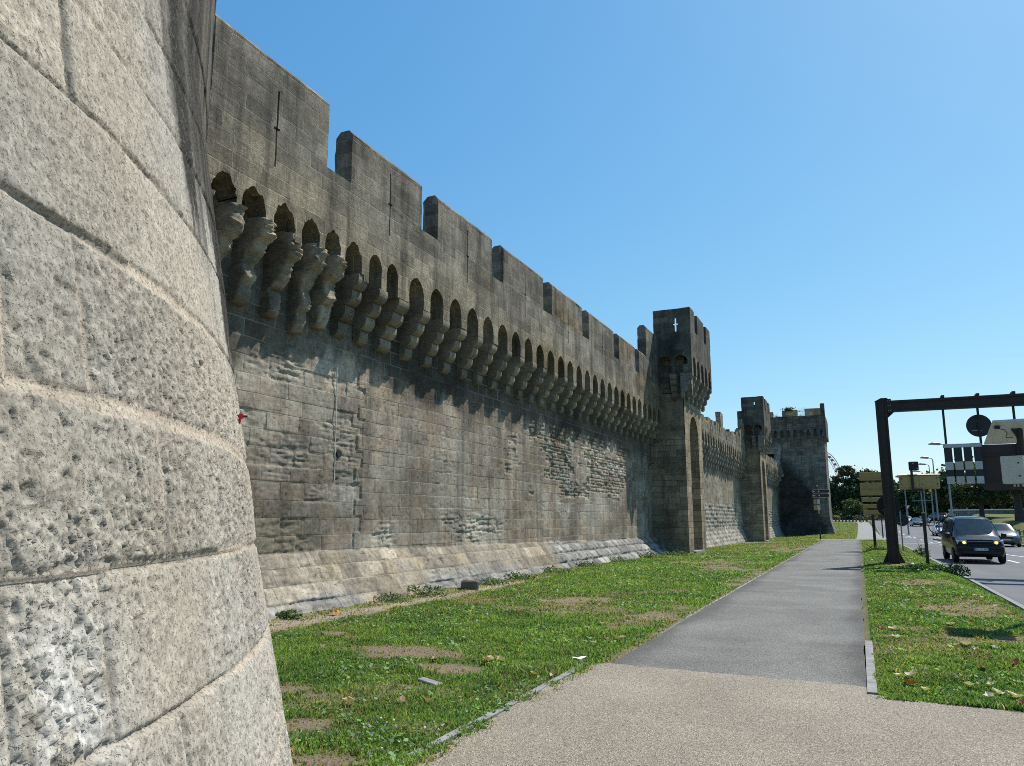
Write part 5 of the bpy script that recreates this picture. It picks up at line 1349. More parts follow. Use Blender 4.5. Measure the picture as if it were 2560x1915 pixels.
def car(label, x, y, rz, mat, Ht=1.45, W=.9, L=4.4, suv=False, name='parked_car', grille=True):
    z = T1(x, y); z = float(road_z(y)) if x < 12 else z
    t = thing(name, label, 'car', (x, y, z + .004), rz)
    k = Ht / 1.45; hz = .93 if suv else .80
    S = [(0, ring(.62 * W / .9, .38, .50, .58, .60, 0)), (.08, ring(.80 * W / .9, .26, .52, .66, .74, .01)), (.3, ring(.87 * W / .9, .2, .60 * k, .76 * k, .76, .02)), (1.05, ring(W, .2, .78 * k, .92 * k, .74, .03)), (1.3, ring(W, .2, .84 * k, .98 * k, .72, .03)),
         (2.0, ring(W, .2, .88 * k, 1.36 * k, .58, .05)), (2.35, ring(W, .2, .9 * k, 1.42 * k, .56, .05)), (3.1, ring(W, .2, .9 * k, 1.41 * k, .56, .05)), (3.75, ring(W, .2, .9 * k, (1.36 if suv else 1.12) * k, .56 if suv else .64, .03)), (L - .12, ring(W * .95, .24, .84 * k, (1.05 if suv else .96) * k, .66, .02)), (L, ring(W * .85, .34, .7 * k, .84 * k, .62, .0))]
    loft(S).build('body', mat, t, smooth=True, uv=False, angle=32)
    mb = MB()
    def wp(u, s):
        yy = 1.30 + .66 * u; zz = (.995 + .365 * u) * k; hw = .70 + (.55 - .70) * u
        return (hw * s, yy - .03 + .05 * s * s, zz + .03 * (1 - s * s))
    for a in range(4):
        for b in range(8): mb.quad(*[wp((a + i) / 4, -1 + (b + j) / 4) for i, j in ((0, 0), (0, 1), (1, 1), (1, 0))])
    mb.build('windscreen', M['glass'], t, smooth=True, uv=False)
    for s in (-1, 1):
        f = lambda z_: W * .985 + (.60 - W * .985) * (z_ - .9 * k) / (.47 * k)
        za, zb = .94 * k, 1.32 * k
        glass_quad(t, 'side_window', [(s * f(za), 1.55, za), (s * f(za), 3.55, za), (s * f(zb), 3.2, zb), (s * f(zb), 2.1, zb)], .012)
        mb = MB(); mb.hexa([(s * .48, .09, .58 * k), (s * .80, .2, .60 * k), (s * .80, .25, .60 * k), (s * .48, .14, .58 * k), (s * .48, .12, .68 * k), (s * .82, .28, .72 * k), (s * .82, .33, .72 * k), (s * .48, .2, .7 * k)]); mb.build('headlight', M['lamp'], t, uv=False)
        mb = MB(); mb.bbox(*sorted((s * .90, s * 1.06)), 1.5, 1.6, .95 * k, 1.07 * k, .02); mb.build('mirror', mat, t, uv=False)
        for yy in (.8, L - .85): wheel(t, s * (W - .1), yy, .325, .2)
    mb = MB(); mb.bbox(-.42, .42, .0, .1, .5 * k, .64 * k, .02); mb.build('grille', M['dark'], t, uv=False); mb = MB(); mb.bbox(-.5, .5, -.01, .1, .28, .40, .02); mb.build('air_intake', M['dark'], t, uv=False)
    mb = MB(); mb.box(-.26, .26, -.02, -.008, .42 * k, .50 * k); mb.build('number_plate', M['plate'], t, uv=False)
    return t
car('grey sport utility car partly hidden by the black van on its right', 9.35, 64.6, R(-1), M['carnavy'], 1.65, .92, 4.5, True, 'moving_car')
car('white saloon car half hidden behind the left side of the black van', 9.25, 107, R(3), M['carwhite'], 1.45, .9, 4.4, False, 'moving_car')
car('black saloon car coming down the distant road between two posts', 8.9, 147, R(3), M['carblack'], 1.45, .9, 4.4, False, 'moving_car')
car('pale blue car following behind the distant black saloon', 8.7, 166, R(8), M['carblue'], 1.6, .9, 4.3, True, 'moving_car')
car('small white car at the far end of the road', 12.6, 184, R(8), M['carwhite'], 1.5, .9, 4.2, False, 'moving_car')
car('dark car parked under the trees at the far end of the road', 16.5, 182, R(40), M['carnavy'], 1.5, .9, 4.2, False, 'parked_car')

# ================================================================== FAR STRUCTURES
fw_ = thing('ferris_wheel', 'white and red ferris wheel rising behind the big square tower', 'ferris wheel', (0, 0, 0))
cx, cy, cz, rw = -13.3, 366.0, 15.2, 15.5
hx, hy = math.sin(R(27)), math.cos(R(27)); ax_, ay_ = hy, -hx
def wp_(r, a, o): return (cx + hx * r * math.cos(a) + ax_ * o, cy + hy * r * math.cos(a) + ay_ * o, cz + r * math.sin(a))
for o in (-1.1, 1.1):
    mb = MB(); mb.tube([wp_(rw, 2 * math.pi * k / 72, o) for k in range(73)], .16, 5, False); mb.tube([wp_(rw - 1.2, 2 * math.pi * k / 72, o) for k in range(73)], .10, 5, False); mb.build('rim', M['galv'], fw_, uv=False)
mb = MB()
for k in range(36):
    a = 2 * math.pi * k / 36
    for o in (-1.1, 1.1): mb.tube([wp_(.8, a, o * .6), wp_(rw - 1.2, a, o)], .035, 3)
    mb.tube([wp_(rw, a, -1.1), wp_(rw, a, 1.1)], .06, 4); mb.tube([wp_(rw - 1.2, a, -1.1), wp_(rw, a + .087, 1.1)], .04, 3)
mb.build('spokes', M['white'], fw_, uv=False)
mb = MB(); mb.tube([wp_(0, 0, -2.2), wp_(0, 0, 2.2)], .8, 12)
for o in (-2.2, 2.2):
    for s in (-1, 1): mb.tube([wp_(0, 0, o), (cx + hx * s * 7 + ax_ * o, cy + hy * s * 7 + ay_ * o, 1.0)], .3, 6)
mb.build('support', M['white'], fw_, uv=False)
for k in range(36):
    a = 2 * math.pi * (k + .5) / 36; c = wp_(rw - .1, a, 0); mb = MB()
    mb.bbox(c[0] - .55, c[0] + .55, c[1] - .55, c[1] + .55, c[2] - .95, c[2] - .2, .1); gd = mb.build('gondola', M['redlens'] if k % 1 == 0 else M['white'], fw_, uv=False)
    mb = MB(); mb.bbox(c[0] - .58, c[0] + .58, c[1] - .58, c[1] + .58, c[2] - .12, c[2] + .05, .04); mb.build('canopy', M['white'], gd, uv=False)
# low white-capped wall on the bank
t = thing('low_wall', 'long low stone wall with a pale cap along the grass bank under the trees', 'wall', (0, 0, 0))
a = np.array([12.2, 131.]); b = np.array([34., 108.]); L = np.linalg.norm(b - a); n_ = 24
mb = MB(); mc = MB(); dv = (b - a) / L; nv = np.array([-dv[1], dv[0]]) * .2
for k in range(n_):
    p, q = a + (b - a) * k / n_, a + (b - a) * (k + 1) / n_
    z0 = min(T1(*p), T1(*q)) - .4
    for m_, w2, za, zb in ((mb, 1, z0, 2.75), (mc, 1.4, 2.752, 2.9)):
        m_.hexa([(*(p - nv * w2), za), (*(q - nv * w2), za), (*(q + nv * w2), za), (*(p + nv * w2), za), (*(p - nv * w2), zb), (*(q - nv * w2), zb), (*(q + nv * w2), zb), (*(p + nv * w2), zb)])
mb.build('wall_body', M['stone_brick'], t, col=(.3, .29, .26)); mc.build('cap', M['white'], t, uv=False)
t = thing('rail_fence', 'weathered wooden rail fence by the right kerb beyond the grey car', 'fence', (0, 0, 0))
for k in range(6):
    y = 66 + 2.2 * k; x = 11.6 + .05 * k; mb = MB(); z0 = T1(x, y); mb.bbox(x - .07, x + .07, y - .07, y + .07, z0 - .2, z0 + 1.0, .015); mb.build('post', M['wood'], t)
for dz in (.45, .85):
    mb = MB(); mb.tube([(11.6 + .05 * k, 66 + 2.2 * k - .08, T1(11.6 + .05 * k, 66 + 2.2 * k) + dz) for k in range(6)], .05, 8); mb.build('rail', M['wood'], t)
# bollards along the far crossing
bp = None
for k in range(16):
    x = -9.6 + .74 * k + .0; y = 200 - .10 * k; 
    if bp is None:
        mb = MB(); mb.tube([(0, 0, -.2), (0, 0, .30), (0, 0, .40), (0, 0, .44)], [.2, .2, .17, .06], 10); bp = mb.build('bollard', M['sign_back'], None, uv=False); o = bp
    else: o = bp.copy(); COL.objects.link(o)
    o.location = (x, y, T1(x, y)); tag(o, 'low dark bollard in the row across the far end of the lawn', 'bollard', 'bollards across the far end of the lawn')
# ================================================================== VEGETATION
def quads_from(cen, sz, r, nv=None, asp=1.0):
    n = len(cen); a = r.normal(size=(n, 3)); a /= np.linalg.norm(a, axis=1)[:, None] + 1e-9
    if nv is not None: a = a * .8 + nv; a /= np.linalg.norm(a, axis=1)[:, None]
    b = r.normal(size=(n, 3)); u = np.cross(a, b); u /= np.linalg.norm(u, axis=1)[:, None] + 1e-9; v = np.cross(a, u)
    s = sz[:, None]
    P = np.stack([cen - u * s * .5, cen - v * s * .5 * asp, cen + u * s * .5, cen + v * s * .5 * asp], 1)
    F = np.arange(4 * n).reshape(n, 4)
    return P.reshape(-1, 3), F

def tree(label, x, y, ells, trunk, col, nleaf, lsz, seed, name='broadleaf_tree', cat='tree', group=None, nclump=90, spread=.16, zbase=None):
    r = np.random.default_rng(seed); z0 = T1(x, y) if zbase is None else zbase
    t = thing(name, label, cat, (0, 0, 0), 0, group)
    # clump centres: mostly on the shell of each ellipsoid
    vol = np.array([e[3] * e[4] * e[5] for e in ells]) ** .67; vol /= vol.sum()
    idx = r.choice(len(ells), nclump, p=vol); E = np.array(ells)[idx]
    d = r.normal(size=(nclump, 3)); d /= np.linalg.norm(d, axis=1)[:, None]
    rad = r.uniform(.45, 1.0, nclump) ** .5
    cc = np.stack([x + E[:, 0], y + E[:, 1], z0 + E[:, 2]], 1) + d * E[:, 3:6] * rad[:, None]
    cs = E[:, 3:6].mean(1) * spread * r.uniform(.7, 1.5, nclump)
    ci = r.integers(0, nclump, nleaf)
    P = cc[ci] + r.normal(size=(nleaf, 3)) * cs[ci][:, None] * np.array([1, 1, .7])
    sz = lsz * r.uniform(.6, 1.4, nleaf)
    V, F = quads_from(P, sz, r)
    ct = r.uniform(.65, 1.35, nclump)[ci] * r.uniform(.8, 1.2, nleaf)
    c = np.array(col)[None] * ct[:, None]; c[:, 0] *= 1 + .25 * (r.random(nclump)[ci] - .4)
    mesh_np('crown', V, F, M['leaf'], t, np.repeat(c, 4, 0))
    if trunk:
        tr, hh = trunk; mb = MB(); top = z0 + hh
        lean = r.normal(size=2) * .03 * hh
        mb.tube([(x, y, z0 - .3), (x + lean[0] * .2, y, z0 + hh * .3), (x + lean[0], y + lean[1], top)], [tr * 1.25, tr, tr * .75], 10)
        for k in r.choice(nclump, min(12, nclump), replace=False):
            p = cc[k]; m_ = np.array([x + lean[0], y + lean[1], top]); mid = m_ * .5 + p * .5 + r.normal(size=3) * .3
            mb.tube([m_ - np.array([0, 0, .2]), mid, p], [tr * .45, tr * .28, tr * .08], 6)
        mb.build('trunk', M['bark'], t, smooth=True, uv=False)
    return t
DG = (.040, .066, .030); MG = (.055, .085, .028); LG = (.10, .135, .045); PG = (.050, .074, .028)
tree('large dark green plane tree just right of the square tower', -2.6, 244, [(0, 0, 9.5, 5.2, 5, 5), (-3, 0, 6, 4.0, 4, 4), (3, 0, 8, 3.5, 4, 4), (.5, 0, 13, 2.8, 3, 2.4), (-1, 0, 4, 6, 4, 2.5)], (.5, 6), DG, 15000, .62, 101)
tree('dark tree beside the plane tree, partly behind the ochre boards', 4.4, 252, [(0, 0, 9, 4.5, 4, 5.0), (-2, 0, 12, 3, 3, 2.6), (1.5, 0, 5, 5, 4, 3)], (.45, 5), DG, 9000, .62, 102)
tree('pale green small tree in front of the large plane tree', -1.4, 233, [(0, 0, 3.6, 2.3, 2, 2.0), (.8, 0, 2.4, 2.2, 2, 1.6), (-1, 0, 4.6, 1.4, 1.4, 1.2)], (.18, 2), LG, 5000, .36, 103)
for k, (x, y, w_, h_, c, lb) in enumerate(((-9.4, 230, 1.5, 1.2, (.075, .11, .04), 'round green bush at the foot of the square tower'), (-7.2, 229, 1.9, 1.5, (.12, .12, .05), 'olive brown bush left of the sunlit straw grass'), (-5.6, 228, .8, 1.1, (.34, .26, .11), 'clump of straw coloured dry grass beyond the bollards'),
        (-3.6, 230, 2.0, 2.0, (.07, .10, .038), 'tall green bush under the large plane tree'), (-6.6, 234, 2.4, 3.0, (.05, .075, .03), 'dark rounded bush behind the olive brown bush'), (1.2, 231, 2.0, 2.6, (.055, .085, .03), 'dark rounded bush right of the pale green tree'),
        (-.4, 227, 1.3, 1.1, (.15, .12, .05), 'reddish brown bush behind the two walkers'), (3.4, 228, 2.4, 1.3, (.14, .14, .055), 'yellowish hedge behind the ochre boards'))):
    tree(lb, x, y, [(0, 0, h_ * .5, w_, w_ * .8, h_ * .62), (w_ * .5, 0, h_ * .35, w_ * .7, w_ * .6, h_ * .45)], None, c, 1500, .22, 120 + k, 'bush', 'bush', nclump=40)
tree('dark evergreen tree just right of the thick gantry post', 10.3, 243, [(0, 0, 6, 4, 4, 4.6), (2, 0, 4, 4, 4, 3.5), (-2, 0, 4, 3, 3, 3.2)], (.4, 4), DG, 7000, .6, 141, 'evergreen_tree')
tree('dark evergreen tree behind the ochre cabinet', 16.0, 238, [(0, 0, 6.5, 5, 4, 4.6), (3, 0, 5, 4, 4, 4), (-3, 0, 5, 3.5, 3, 4)], (.4, 4), DG, 8000, .6, 142, 'evergreen_tree')
tree('tall dark pine rising right of the ochre cabinet', 16.2, 190, [(0, 0, 6.8, 3.6, 3.6, 3.4), (2.5, 0, 5, 3.2, 3, 3), (-2.2, 0, 4.2, 3, 3, 2.6), (1, 0, 9, 2, 2, 1.6)], (.4, 4.5), PG, 9000, .5, 143, 'pine_tree')
tree('tall dark pine behind the slatted sign', 17.0, 160, [(0, 0, 6.0, 3.2, 3, 3.0), (2.5, 0, 5, 3, 3, 3), (-2, 0, 4.5, 2.6, 3, 2.4), (4, 0, 7, 2.6, 2.6, 2)], (.38, 4), PG, 9000, .45, 144, 'pine_tree')
tree('umbrella pine with a sunlit crown edge and leaning trunk on the bank', 13.9, 112, [(0, 0, 3.6, 3.0, 2.6, 1.5), (1.2, 0, 3.0, 2.4, 2.2, 1.3), (-1.6, 0, 3.2, 2.0, 2, 1.3), (.4, 0, 4.7, 2.0, 1.8, 1.0)], (.30, 2.2), (.06, .085, .03), 15000, .20, 145, 'pine_tree')
tree('pine with a thick dark trunk standing above the grey car', 15.3, 96, [(0, 0, 5.6, 2.6, 2.6, 2.2), (1.8, 0, 4.4, 2.4, 2.2, 1.6), (-1.0, 0, 4.2, 1.6, 2, 1.4)], (.42, 3.8), PG, 11000, .22, 146, 'pine_tree')
tree('slim dark pine at the right edge behind the thick trunk', 18.6, 100, [(0, 0, 5.0, 2.8, 2.6, 2.6), (1.5, 0, 3.6, 2.4, 2.2, 1.8)], (.25, 3.4), PG, 9000, .24, 147, 'pine_tree')
tree('dark spreading pine behind the low pale capped wall', 21.5, 150, [(0, 0, 5, 4, 3.6, 3.4), (-3, 0, 4, 3, 3, 2.6), (3, 0, 5, 3.4, 3, 3)], (.4, 3.5), PG, 9000, .42, 148, 'pine_tree')
tree('dark pine at the right end of the low pale capped wall', 26.5, 138, [(0, 0, 4.6, 4, 3.6, 3.2), (-3, 0, 3.4, 3, 3, 2.4), (3, 0, 4, 3.4, 3, 3)], (.4, 3.5), PG, 9000, .42, 149, 'pine_tree')
# distant woodland behind everything, one mass
r = np.random.default_rng(77); n = 30000
px = r.uniform(-20, 150, n); py = 275 + r.uniform(0, 20, n) - .2 * px; top = 7 + 5 * fbm(px * .12, px * 0, 0, 5, 3); pz = r.random(n) ** .8 * top
V, F = quads_from(np.stack([px, py, pz], 1), r.uniform(.8, 1.8, n), r)
o = mesh_np('distant_woods', V, F, M['leaf'], None, np.repeat(np.array([.026, .042, .019])[None] * r.uniform(.6, 1.4, n)[:, None], 4, 0)); tag(o, kind='stuff')

# ------------------------------------------------------------------ turf
def turf(name, n, xf, ymin, ymax, power, seed, hmul=1.0):
    r = np.random.default_rng(seed)
    u = r.random(n); a = 1 - power
    y = (ymin ** a + (ymax ** a - ymin ** a) * u) ** (1 / a)
    x = xf(y, r.random(n))
    m = dry_mask(x, y); keep = r.random(n) > m * .80
    # not inside the round tower
    keep &= np.hypot(x - TCX, y - TCY) > 4.95
    x, y, m = x[keep], y[keep], m[keep]; n = len(x)
    z = TT(x, y) + np.where(x > -9, .035 * (fbm(x * 3, y * 3, 0, 21, 3) - .5), 0)
    lush = fbm(x * .9, y * .9, 0, 15, 4); tuft = fbm(x * 5, y * 5, 0, 16, 3)
    h = (.018 + .036 * ss(.35, .75, tuft) * (.5 + lush)) * hmul * (1 - .5 * m) * r.uniform(.6, 1.35, n)
    wd = (.0035 + .00052 * y) * r.uniform(.7, 1.4, n)
    a = r.uniform(0, 2 * math.pi, n); ln = h * r.uniform(.15, .9, n); la = r.uniform(0, 2 * math.pi, n)
    bx, by_ = np.cos(a) * wd, np.sin(a) * wd
    B0 = np.stack([x - bx, y - by_, z - .004], 1); B1 = np.stack([x + bx, y + by_, z - .004], 1)
    mx, my = x + np.cos(la) * ln * .4, y + np.sin(la) * ln * .4
    M0 = np.stack([mx - bx * .8, my - by_ * .8, z + h * .6], 1); M1 = np.stack([mx + bx * .8, my + by_ * .8, z + h * .6], 1)
    T = np.stack([x + np.cos(la) * ln, y + np.sin(la) * ln, z + h], 1)
    V = np.stack([B0, B1, M1, M0, T], 1).reshape(-1, 3)
    i = np.arange(n)[:, None] * 5
    F = np.concatenate([i + np.array([[0, 1, 2]]), i + np.array([[0, 2, 3]]), i + np.array([[3, 2, 4]])])
    c1 = np.array([.185, .285, .070]); c2 = np.array([.110, .200, .056]); c3 = np.array([.29, .35, .13]); dry = np.array([.36, .30, .17])
    k = ss(.3, .7, lush)[:, None]; c = c2 * (1 - k) + c1 * k
    y3 = (r.random(n) < .18)[:, None]; c = np.where(y3, c3, c)
    dp = np.clip(.04 + .75 * m + .25 * ss(26, 55, y) + .2 * ss(.52, .66, fbm(x * .4, y * .4, 0, 19, 3)), 0, .95)
    isd = (r.random(n) < dp)[:, None]; c = np.where(isd, dry * r.uniform(.6, 1.2, n)[:, None], c) * r.uniform(.75, 1.25, n)[:, None]
    o = mesh_np(name, V, F, M['grass'], None, np.repeat(c, 5, 0)); return tag(o, kind='stuff')
turf('lawn_grass', 330000, lambda y, u: -8.9 + u * 6.22 + 0 * y, 3.0, 64, 1.55, 5)
turf('lawn_grass', 200000, lambda y, u: .03 + u * (pl(y, XL) - .28), 7.95, 64, 1.5, 6)
turf('lawn_grass', 60000, lambda y, u: -16 + u * 15.6, 67, 190, 1.2, 8, 1.4)
# broad-leaved weeds (clover, plantain) through the lawn
r = np.random.default_rng(31); n = 16000
y = (3.2 ** -.6 + (40 ** -.6 - 3.2 ** -.6) * r.random(n)) ** (1 / -.6); side_ = r.random(n) < .68
x = np.where(side_, -7.9 + 5.15 * r.random(n), .05 + 2.5 * r.random(n)); cl = fbm(x * 1.4, y * 1.4, 0, 33, 3)
k = (cl > .50) & (dry_mask(x, y) < .35) & (np.hypot(x - TCX, y - TCY) > 4.95) & ((x < 0) | (y > 8.2)); x, y = x[k], y[k]; n = len(x)
z = TT(x, y) + r.uniform(.02, .07, n)
V, F = quads_from(np.stack([x, y, z], 1), (.022 + .0014 * y) * r.uniform(.6, 1.5, n), r, np.array([0, 0, 1.2]))
o = mesh_np('clover_leaves', V, F, M['grass'], None, np.repeat(np.array([.17, .29, .12])[None] * r.uniform(.6, 1.5, n)[:, None], 4, 0)); tag(o, kind='stuff')

def weed(label, x, y, h, w_, n, col, seed, stems=0, group=None):
    r = np.random.default_rng(seed); z0 = T1(x, y)
    t = thing('weed_plant', label, 'weed', (0, 0, 0), 0, group)
    a = r.uniform(0, 2 * math.pi, n); q = r.random(n) ** .6 * w_; hh = r.random(n) * h * (1 - .5 * q / w_)
    V, F = quads_from(np.stack([x + np.cos(a) * q, y + np.sin(a) * q * .7, z0 + hh], 1), r.uniform(.5, 1.4, n) * .055 * (1 + y / 40), r, np.array([0, 0, .6]), .45)
    mesh_np('leaves', V, F, M['grass'], t, np.repeat(np.array(col)[None] * r.uniform(.6, 1.4, n)[:, None], 4, 0))
    mb = MB()
    for k in range(max(stems, 5)):
        a = r.uniform(0, 6.28); s = r.uniform(.2, .9) * w_; hh = h * r.uniform(.7, 1.35) if stems else h * .7
        mb.tube([(x, y, z0 - .02), (x + math.cos(a) * s * .5, y + math.sin(a) * s * .5, z0 + hh * .6), (x + math.cos(a) * s, y + math.sin(a) * s, z0 + hh)], [.005 + y * .0002, .004 + y * .0001, .002 + y * .0001], 4)
    mb.build('stem', M['wood'] if stems else M['bark'], t, uv=False)
GW = 'weeds along the foot of the curtain wall'
for k, (x, y, h, w_, lb) in enumerate(((-8.62, 10.4, .16, .25, 'small weed at the wall foot right beside the round tower'), (-8.58, 13.3, .2, .4, 'low grey green weed on the dirt strip left of the leafy clump'), (-8.5, 14.6, .28, .55, 'large leafy weed clump at the wall foot left of the stone block'), (-8.45, 17.6, .2, .5, 'spreading weed at the wall foot just beyond the stone block'),
        (-8.5, 19.4, .22, .6, 'wide grey green weed along the pale plinth'), (-8.55, 22.3, .2, .6, 'weed at the wall foot near the start of the rough blocks'), (-8.55, 25.2, .22, .6, 'weed in front of the rusticated plinth'), (-8.5, 29.0, .24, .7, 'weed midway along the rusticated plinth'), (-8.4, 33.2, .32, .7, 'bluish weed at the end of the rusticated plinth'), (-7.9, 36.5, .3, .7, 'weed in the shadow at the foot of the nearer turret'))):
    weed(lb, x, y, h, w_, 260, (.10, .15, .085) if k % 2 else (.06, .11, .035), 200 + k, 0, GW)
weed('dark leafy weed with tall dry stalks on the kerb beside the gantry', 2.45, 27.2, .42, .5, 600, (.05, .10, .025), 231, 12)
weed('leafy green weed under the ochre cabinet post', 1.7, 27.0, .22, .7, 700, (.06, .125, .025), 232, 0)
weed('tall wispy weed on the kerb beyond the gantry post', 2.5, 40.5, .6, .35, 260, (.07, .12, .035), 233, 9)
weed('low green weed at the foot of the ochre direction boards', .7, 43.0, .25, .5, 260, (.06, .12, .025), 234, 0)
# dry weeds growing on the tower tops
for k, (x, z, h) in enumerate(((-6.0, 15.2, .9), (-7.4, 15.3, 1.2), (-9.1, 14.6, .9), (-5.9, 14.6, 1.0))):
    t = thing('weed_plant', ('dry grass tuft in the gap beside the right merlon of the square tower', 'green bush growing on the middle merlon of the square tower', 'dry grass tuft in the left gap of the square tower top', 'straw tuft between the middle and right merlons of the square tower')[k], 'weed', (0, 0, 0), 0, 'weeds on the square tower')
    r = np.random.default_rng(300 + k); mb = MB()
    for q in range(26): mb.tube([(x + r.uniform(-.4, .4), BY - .2, z - .1), (x + r.uniform(-.6, .6), BY - .2, z + h * .7 * r.uniform(.2, 1) ** 1.5)], [.012, .004], 3)
    mb.build('stem', M['wood'], t, uv=False)
    if k == 1:
        V, F = quads_from(np.stack([x + r.normal(size=200) * .32, BY - .3 + r.normal(size=200) * .15, z + r.random(200) * .45], 1), r.uniform(.1, .25, 200), r); mesh_np('leaves', V, F, M['leaf'], t, np.tile(np.array([.07, .08, .03]), (800, 1)))
# small mauve flowers at the lower edge of the lawn
r = np.random.default_rng(41); n = 46; x = r.uniform(-3.6, -2.95, n); y = r.uniform(4.6, 5.5, n)
V, F = quads_from(np.stack([x, y, TT(x, y) + r.uniform(.05, .09, n)], 1), r.uniform(.012, .022, n), r, np.array([0, -.4, 1.0])); tag(mesh_np('mauve_flowers', V, F, M['flower']), kind='stuff')

# ------------------------------------------------------------------ fallen leaves
def leaf_mesh(seed, col):
    r = np.random.default_rng(seed); mb = MB(); n = 9
    rim = []
    for i in range(n):
        a = 2 * math.pi * i / n; rr = .055 * (1 + .35 * math.cos(5 * a) + r.uniform(-.15, .15)); rim.append((rr * math.cos(a), rr * .8 * math.sin(a), .012 + .022 * r.random() + .25 * abs(rr * math.cos(a))))
    mb.v = rim + [(0, 0, .004)]; mb.f = [(i, (i + 1) % n, n) for i in range(n)]
    me_ = mb.build('dry_leaf', M['dryleaf'], None, uv=False, col=col, fix=False); return me_
protos = [leaf_mesh(1, (.46, .34, .20)), leaf_mesh(2, (.62, .55, .40)), leaf_mesh(3, (.22, .075, .03))]
LB = ['curled tan dry leaf lying on the lawn beside the rampart', 'pale cream dry leaf lying on the verge between path and road', 'reddish brown dry leaf lying on the verge between path and road']
LGp = ['tan leaves on the lawn', 'cream leaves on the verge', 'red brown leaves on the verge']
used = [False] * 3; r = np.random.default_rng(51)
def put_leaf(k, x, y, sc=1.0):
    o = protos[k] if not used[k] else protos[k].copy()
    if used[k]: COL.objects.link(o)
    used[k] = True
    o.location = (x, y, T1(x, y) + .03); o.rotation_euler = (r.uniform(-.4, .4), r.uniform(-.4, .4), r.uniform(0, 6.28)); s = sc * r.uniform(.7, 1.25); o.scale = (s, s, s)
    tag(o, LB[k], 'leaf', LGp[k])
for q in range(9): put_leaf(0, r.uniform(-6.5, -2.95), r.uniform(4.8, 14))
for p in ((-3.55, 6.15), (-3.75, 6.05), (-4.15, 5.85), (-3.9, 8.1), (-3.0, 10.2)): put_leaf(0, *p, 1.2)
for q in range(30): put_leaf(1, r.uniform(.15, 2.3), 8.1 + 14 * r.random() ** 1.6)
for q in range(26): put_leaf(2, r.uniform(.15, 2.3), 8.0 + 8 * r.random() ** 1.4)
# litter and loose things
mb = MB(); mb.bbox(-.2, .2, -.14, .14, -.05, .2, .03); o = mb.build('stone_block', M['stone_plain'], None, (-8.32, 16.3, T1(-8.32, 16.3)), col=(.16, .14, .12)); o.rotation_euler = (0, .05, .4); tag(o, 'small dark stone block lying on the dirt strip at the wall foot', 'stone')
mb = MB(); mb.bbox(-.15, .15, -.05, .05, -.04, .012, .008); o = mb.build('flat_slab', M['kerb'], None, (-4.02, 7.02, T1(-4, 7) + .0)); o.rotation_euler = (.03, .06, -.35); tag(o, 'pale flat stone slab half sunk in the lawn', 'stone')
def scrap(label, x, y, col, s, seed):
    r = np.random.default_rng(seed); mb = MB(); n = 4
    for i in range(n):
        for j in range(n): mb.v.append(((i / 3 - .5) * s + r.normal() * s * .08, (j / 3 - .5) * s * .7 + r.normal() * s * .08, .03 + r.random() * s * .4))
    for i in range(n - 1):
        for j in range(n - 1): a = i * n + j; mb.f.append((a, a + 1, a + n + 1, a + n))
    o = mb.build('paper_scrap', mat_plain('scrap_%s' % seed, col, .8), None, (x, y, T1(x, y)), uv=False); tag(o, label, 'litter')
scrap('crumpled white paper scrap on the lawn near the path corner', -2.98, 8.55, (.75, .72, .62), .13, 3)
scrap('orange wrapper lying on the dirt at the wall foot', -8.15, 11.0, (.6, .22, .03), .14, 4)
scrap('white paper scrap in the grass behind the gantry post', 1.45, 29.3, (.75, .75, .72), .22, 5)
# red tag stuck on the tower edge
th = R(38.6); rr0 = float(np.interp(1.925, [p[0] for p in PROF], [p[1] for p in PROF])); tx, ty = TCX + (rr0) * math.cos(th), TCY + (rr0) * math.sin(th)
t = thing('red_tag', 'tiny red plastic tag with a black peg sticking out of the round tower edge', 'tag', (tx, ty, 1.935), th); t.scale = (.62, .62, .62)
mb = MB(); mb.tube([(-.03, 0, 0), (.05, 0, .0)], .006, 8); mb.tube([(-.005, -.02, .002), (.0, -.008, .0)], .007, 6); mb.build('peg', M['dark'], t, uv=False)
mb = MB(); mb.hexa([(.005, -.018, -.012), (.03, -.018, -.012), (.03, .018, -.012), (.005, .018, -.012), (.008, -.014, .014), (.026, -.014, .014), (.026, .014, .014), (.008, .014, .014)]); mb.hexa([(.006, -.012, -.04), (.016, -.012, -.042), (.016, .002, -.042), (.006, .002, -.04), (.008, -.014, -.013), (.02, -.014, -.013), (.02, .004, -.013), (.008, .004, -.013)]); mb.build('flap', M['red'], t, uv=False)

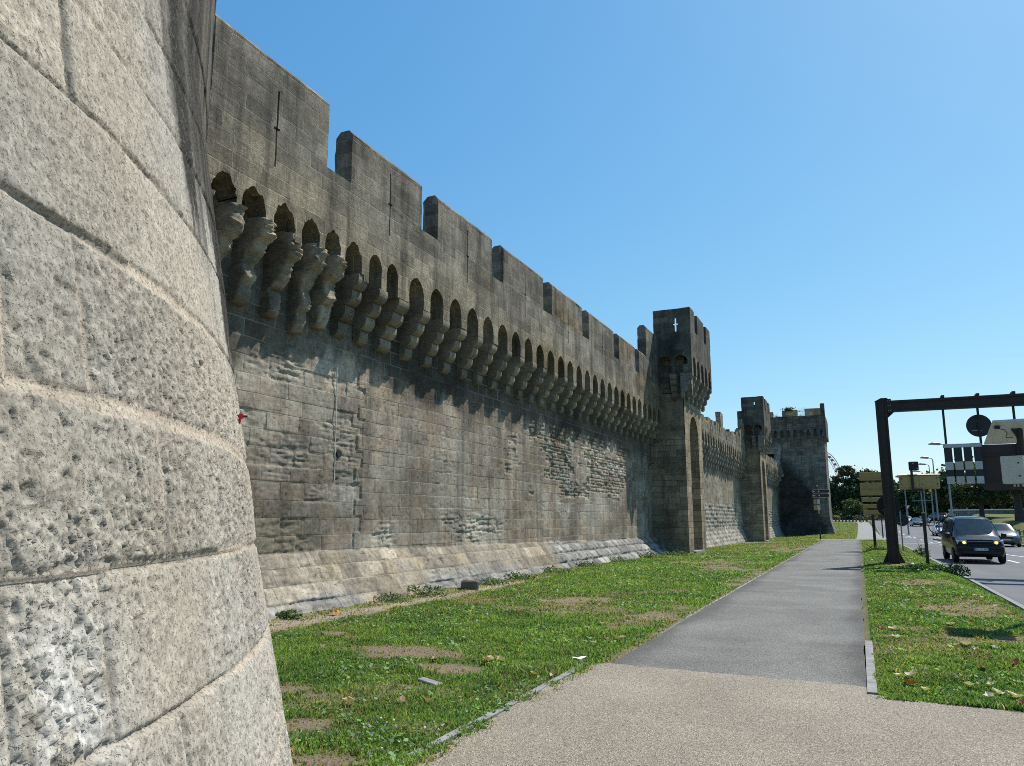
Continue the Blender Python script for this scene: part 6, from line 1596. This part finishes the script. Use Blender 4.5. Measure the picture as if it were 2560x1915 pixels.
# ------------------------------------------------------------------ people
def person(label, x, y, H, rz, top, bottom, stride, bag=None):
    z = float(pl(y, ZP)) + .015
    t = thing('person', label, 'person', (x, y, z), rz)
    s = H / 1.75
    J = {'pel': (0, 0, .95), 'che': (0, -.02, 1.30), 'nek': (0, -.02, 1.48), 'hed': (0, -.05, 1.60), 'top': (0, -.03, 1.72),
         'sl': (.18, -.02, 1.42), 'el': (.25, .06 * stride, 1.15), 'hl': (.24, -.08 * stride, .92), 'sr': (-.18, -.02, 1.42), 'er': (-.25, -.03 * stride, 1.15), 'hr': (-.25, -.16 * stride, .94),
         'tl': (.09, 0, .92), 'kl': (.10, -.14 * stride, .50), 'al': (.10, -.20 * stride, .08), 'fl': (.11, -.36 * stride, .03), 'tr': (-.09, 0, .92), 'kr': (-.10, .04 * stride, .50), 'ar': (-.10, .30 * stride, .12), 'fr': (-.11, .20 * stride, .03)}
    Rd = {'pel': .15, 'che': .16, 'nek': .055, 'hed': .10, 'top': .07, 'sl': .065, 'el': .045, 'hl': .035, 'sr': .065, 'er': .045, 'hr': .035, 'tl': .09, 'kl': .06, 'al': .04, 'fl': .035, 'tr': .09, 'kr': .06, 'ar': .04, 'fr': .035}
    def skin(name, mat, edges, k, root):
        keys = []
        for a, b in edges:
            for q in (a, b):
                if q not in keys: keys.append(q)
        me = bpy.data.meshes.new(name); me.from_pydata([tuple(c * s for c in J[q]) for q in keys], [(keys.index(a), keys.index(b)) for a, b in edges], [])
        o = bpy.data.objects.new(name, me); COL.objects.link(o); o.parent = t; me.materials.append(mat)
        m_ = o.modifiers.new('skin', 'SKIN')
        for i, q in enumerate(keys):
            me.skin_vertices[0].data[i].radius = (Rd[q] * k * s, Rd[q] * k * s); me.skin_vertices[0].data[i].use_root = (q == root)
        o.modifiers.new('sub', 'SUBSURF').render_levels = 1
        return o
    E = [('pel', 'che'), ('che', 'nek'), ('nek', 'hed'), ('hed', 'top'), ('che', 'sl'), ('sl', 'el'), ('el', 'hl'), ('che', 'sr'), ('sr', 'er'), ('er', 'hr'), ('pel', 'tl'), ('tl', 'kl'), ('kl', 'al'), ('al', 'fl'), ('pel', 'tr'), ('tr', 'kr'), ('kr', 'ar'), ('ar', 'fr')]
    skin('body', M['skin'], E, .9, 'pel')
    skin('shirt', top, [('pel', 'che'), ('che', 'sl'), ('sl', 'el'), ('che', 'sr'), ('sr', 'er')], 1.08, 'pel')
    skin('trousers', bottom, [('pel', 'tl'), ('tl', 'kl'), ('kl', 'al'), ('pel', 'tr'), ('tr', 'kr'), ('kr', 'ar')], 1.1, 'pel')
    mb = MB(); mb.tube([(0, .0, 1.60 * s), (0, .0, 1.68 * s), (0, -.02, 1.76 * s), (0, -.02, 1.79 * s)], [.09 * s, .115 * s, .09 * s, .03 * s], 12); mb.build('hair', M['hair'], t, smooth=True, uv=False)
    return t
person('person in a dark blue top walking away on the far footpath', .20, 181, 1.8, R(180), M['cloth_blue'], M['cloth_grey'], 1)
person('person in brown clothes walking on the far footpath beside the other', 1.28, 181.5, 1.7, R(175), M['cloth_brown'], M['cloth_brown'], -1)
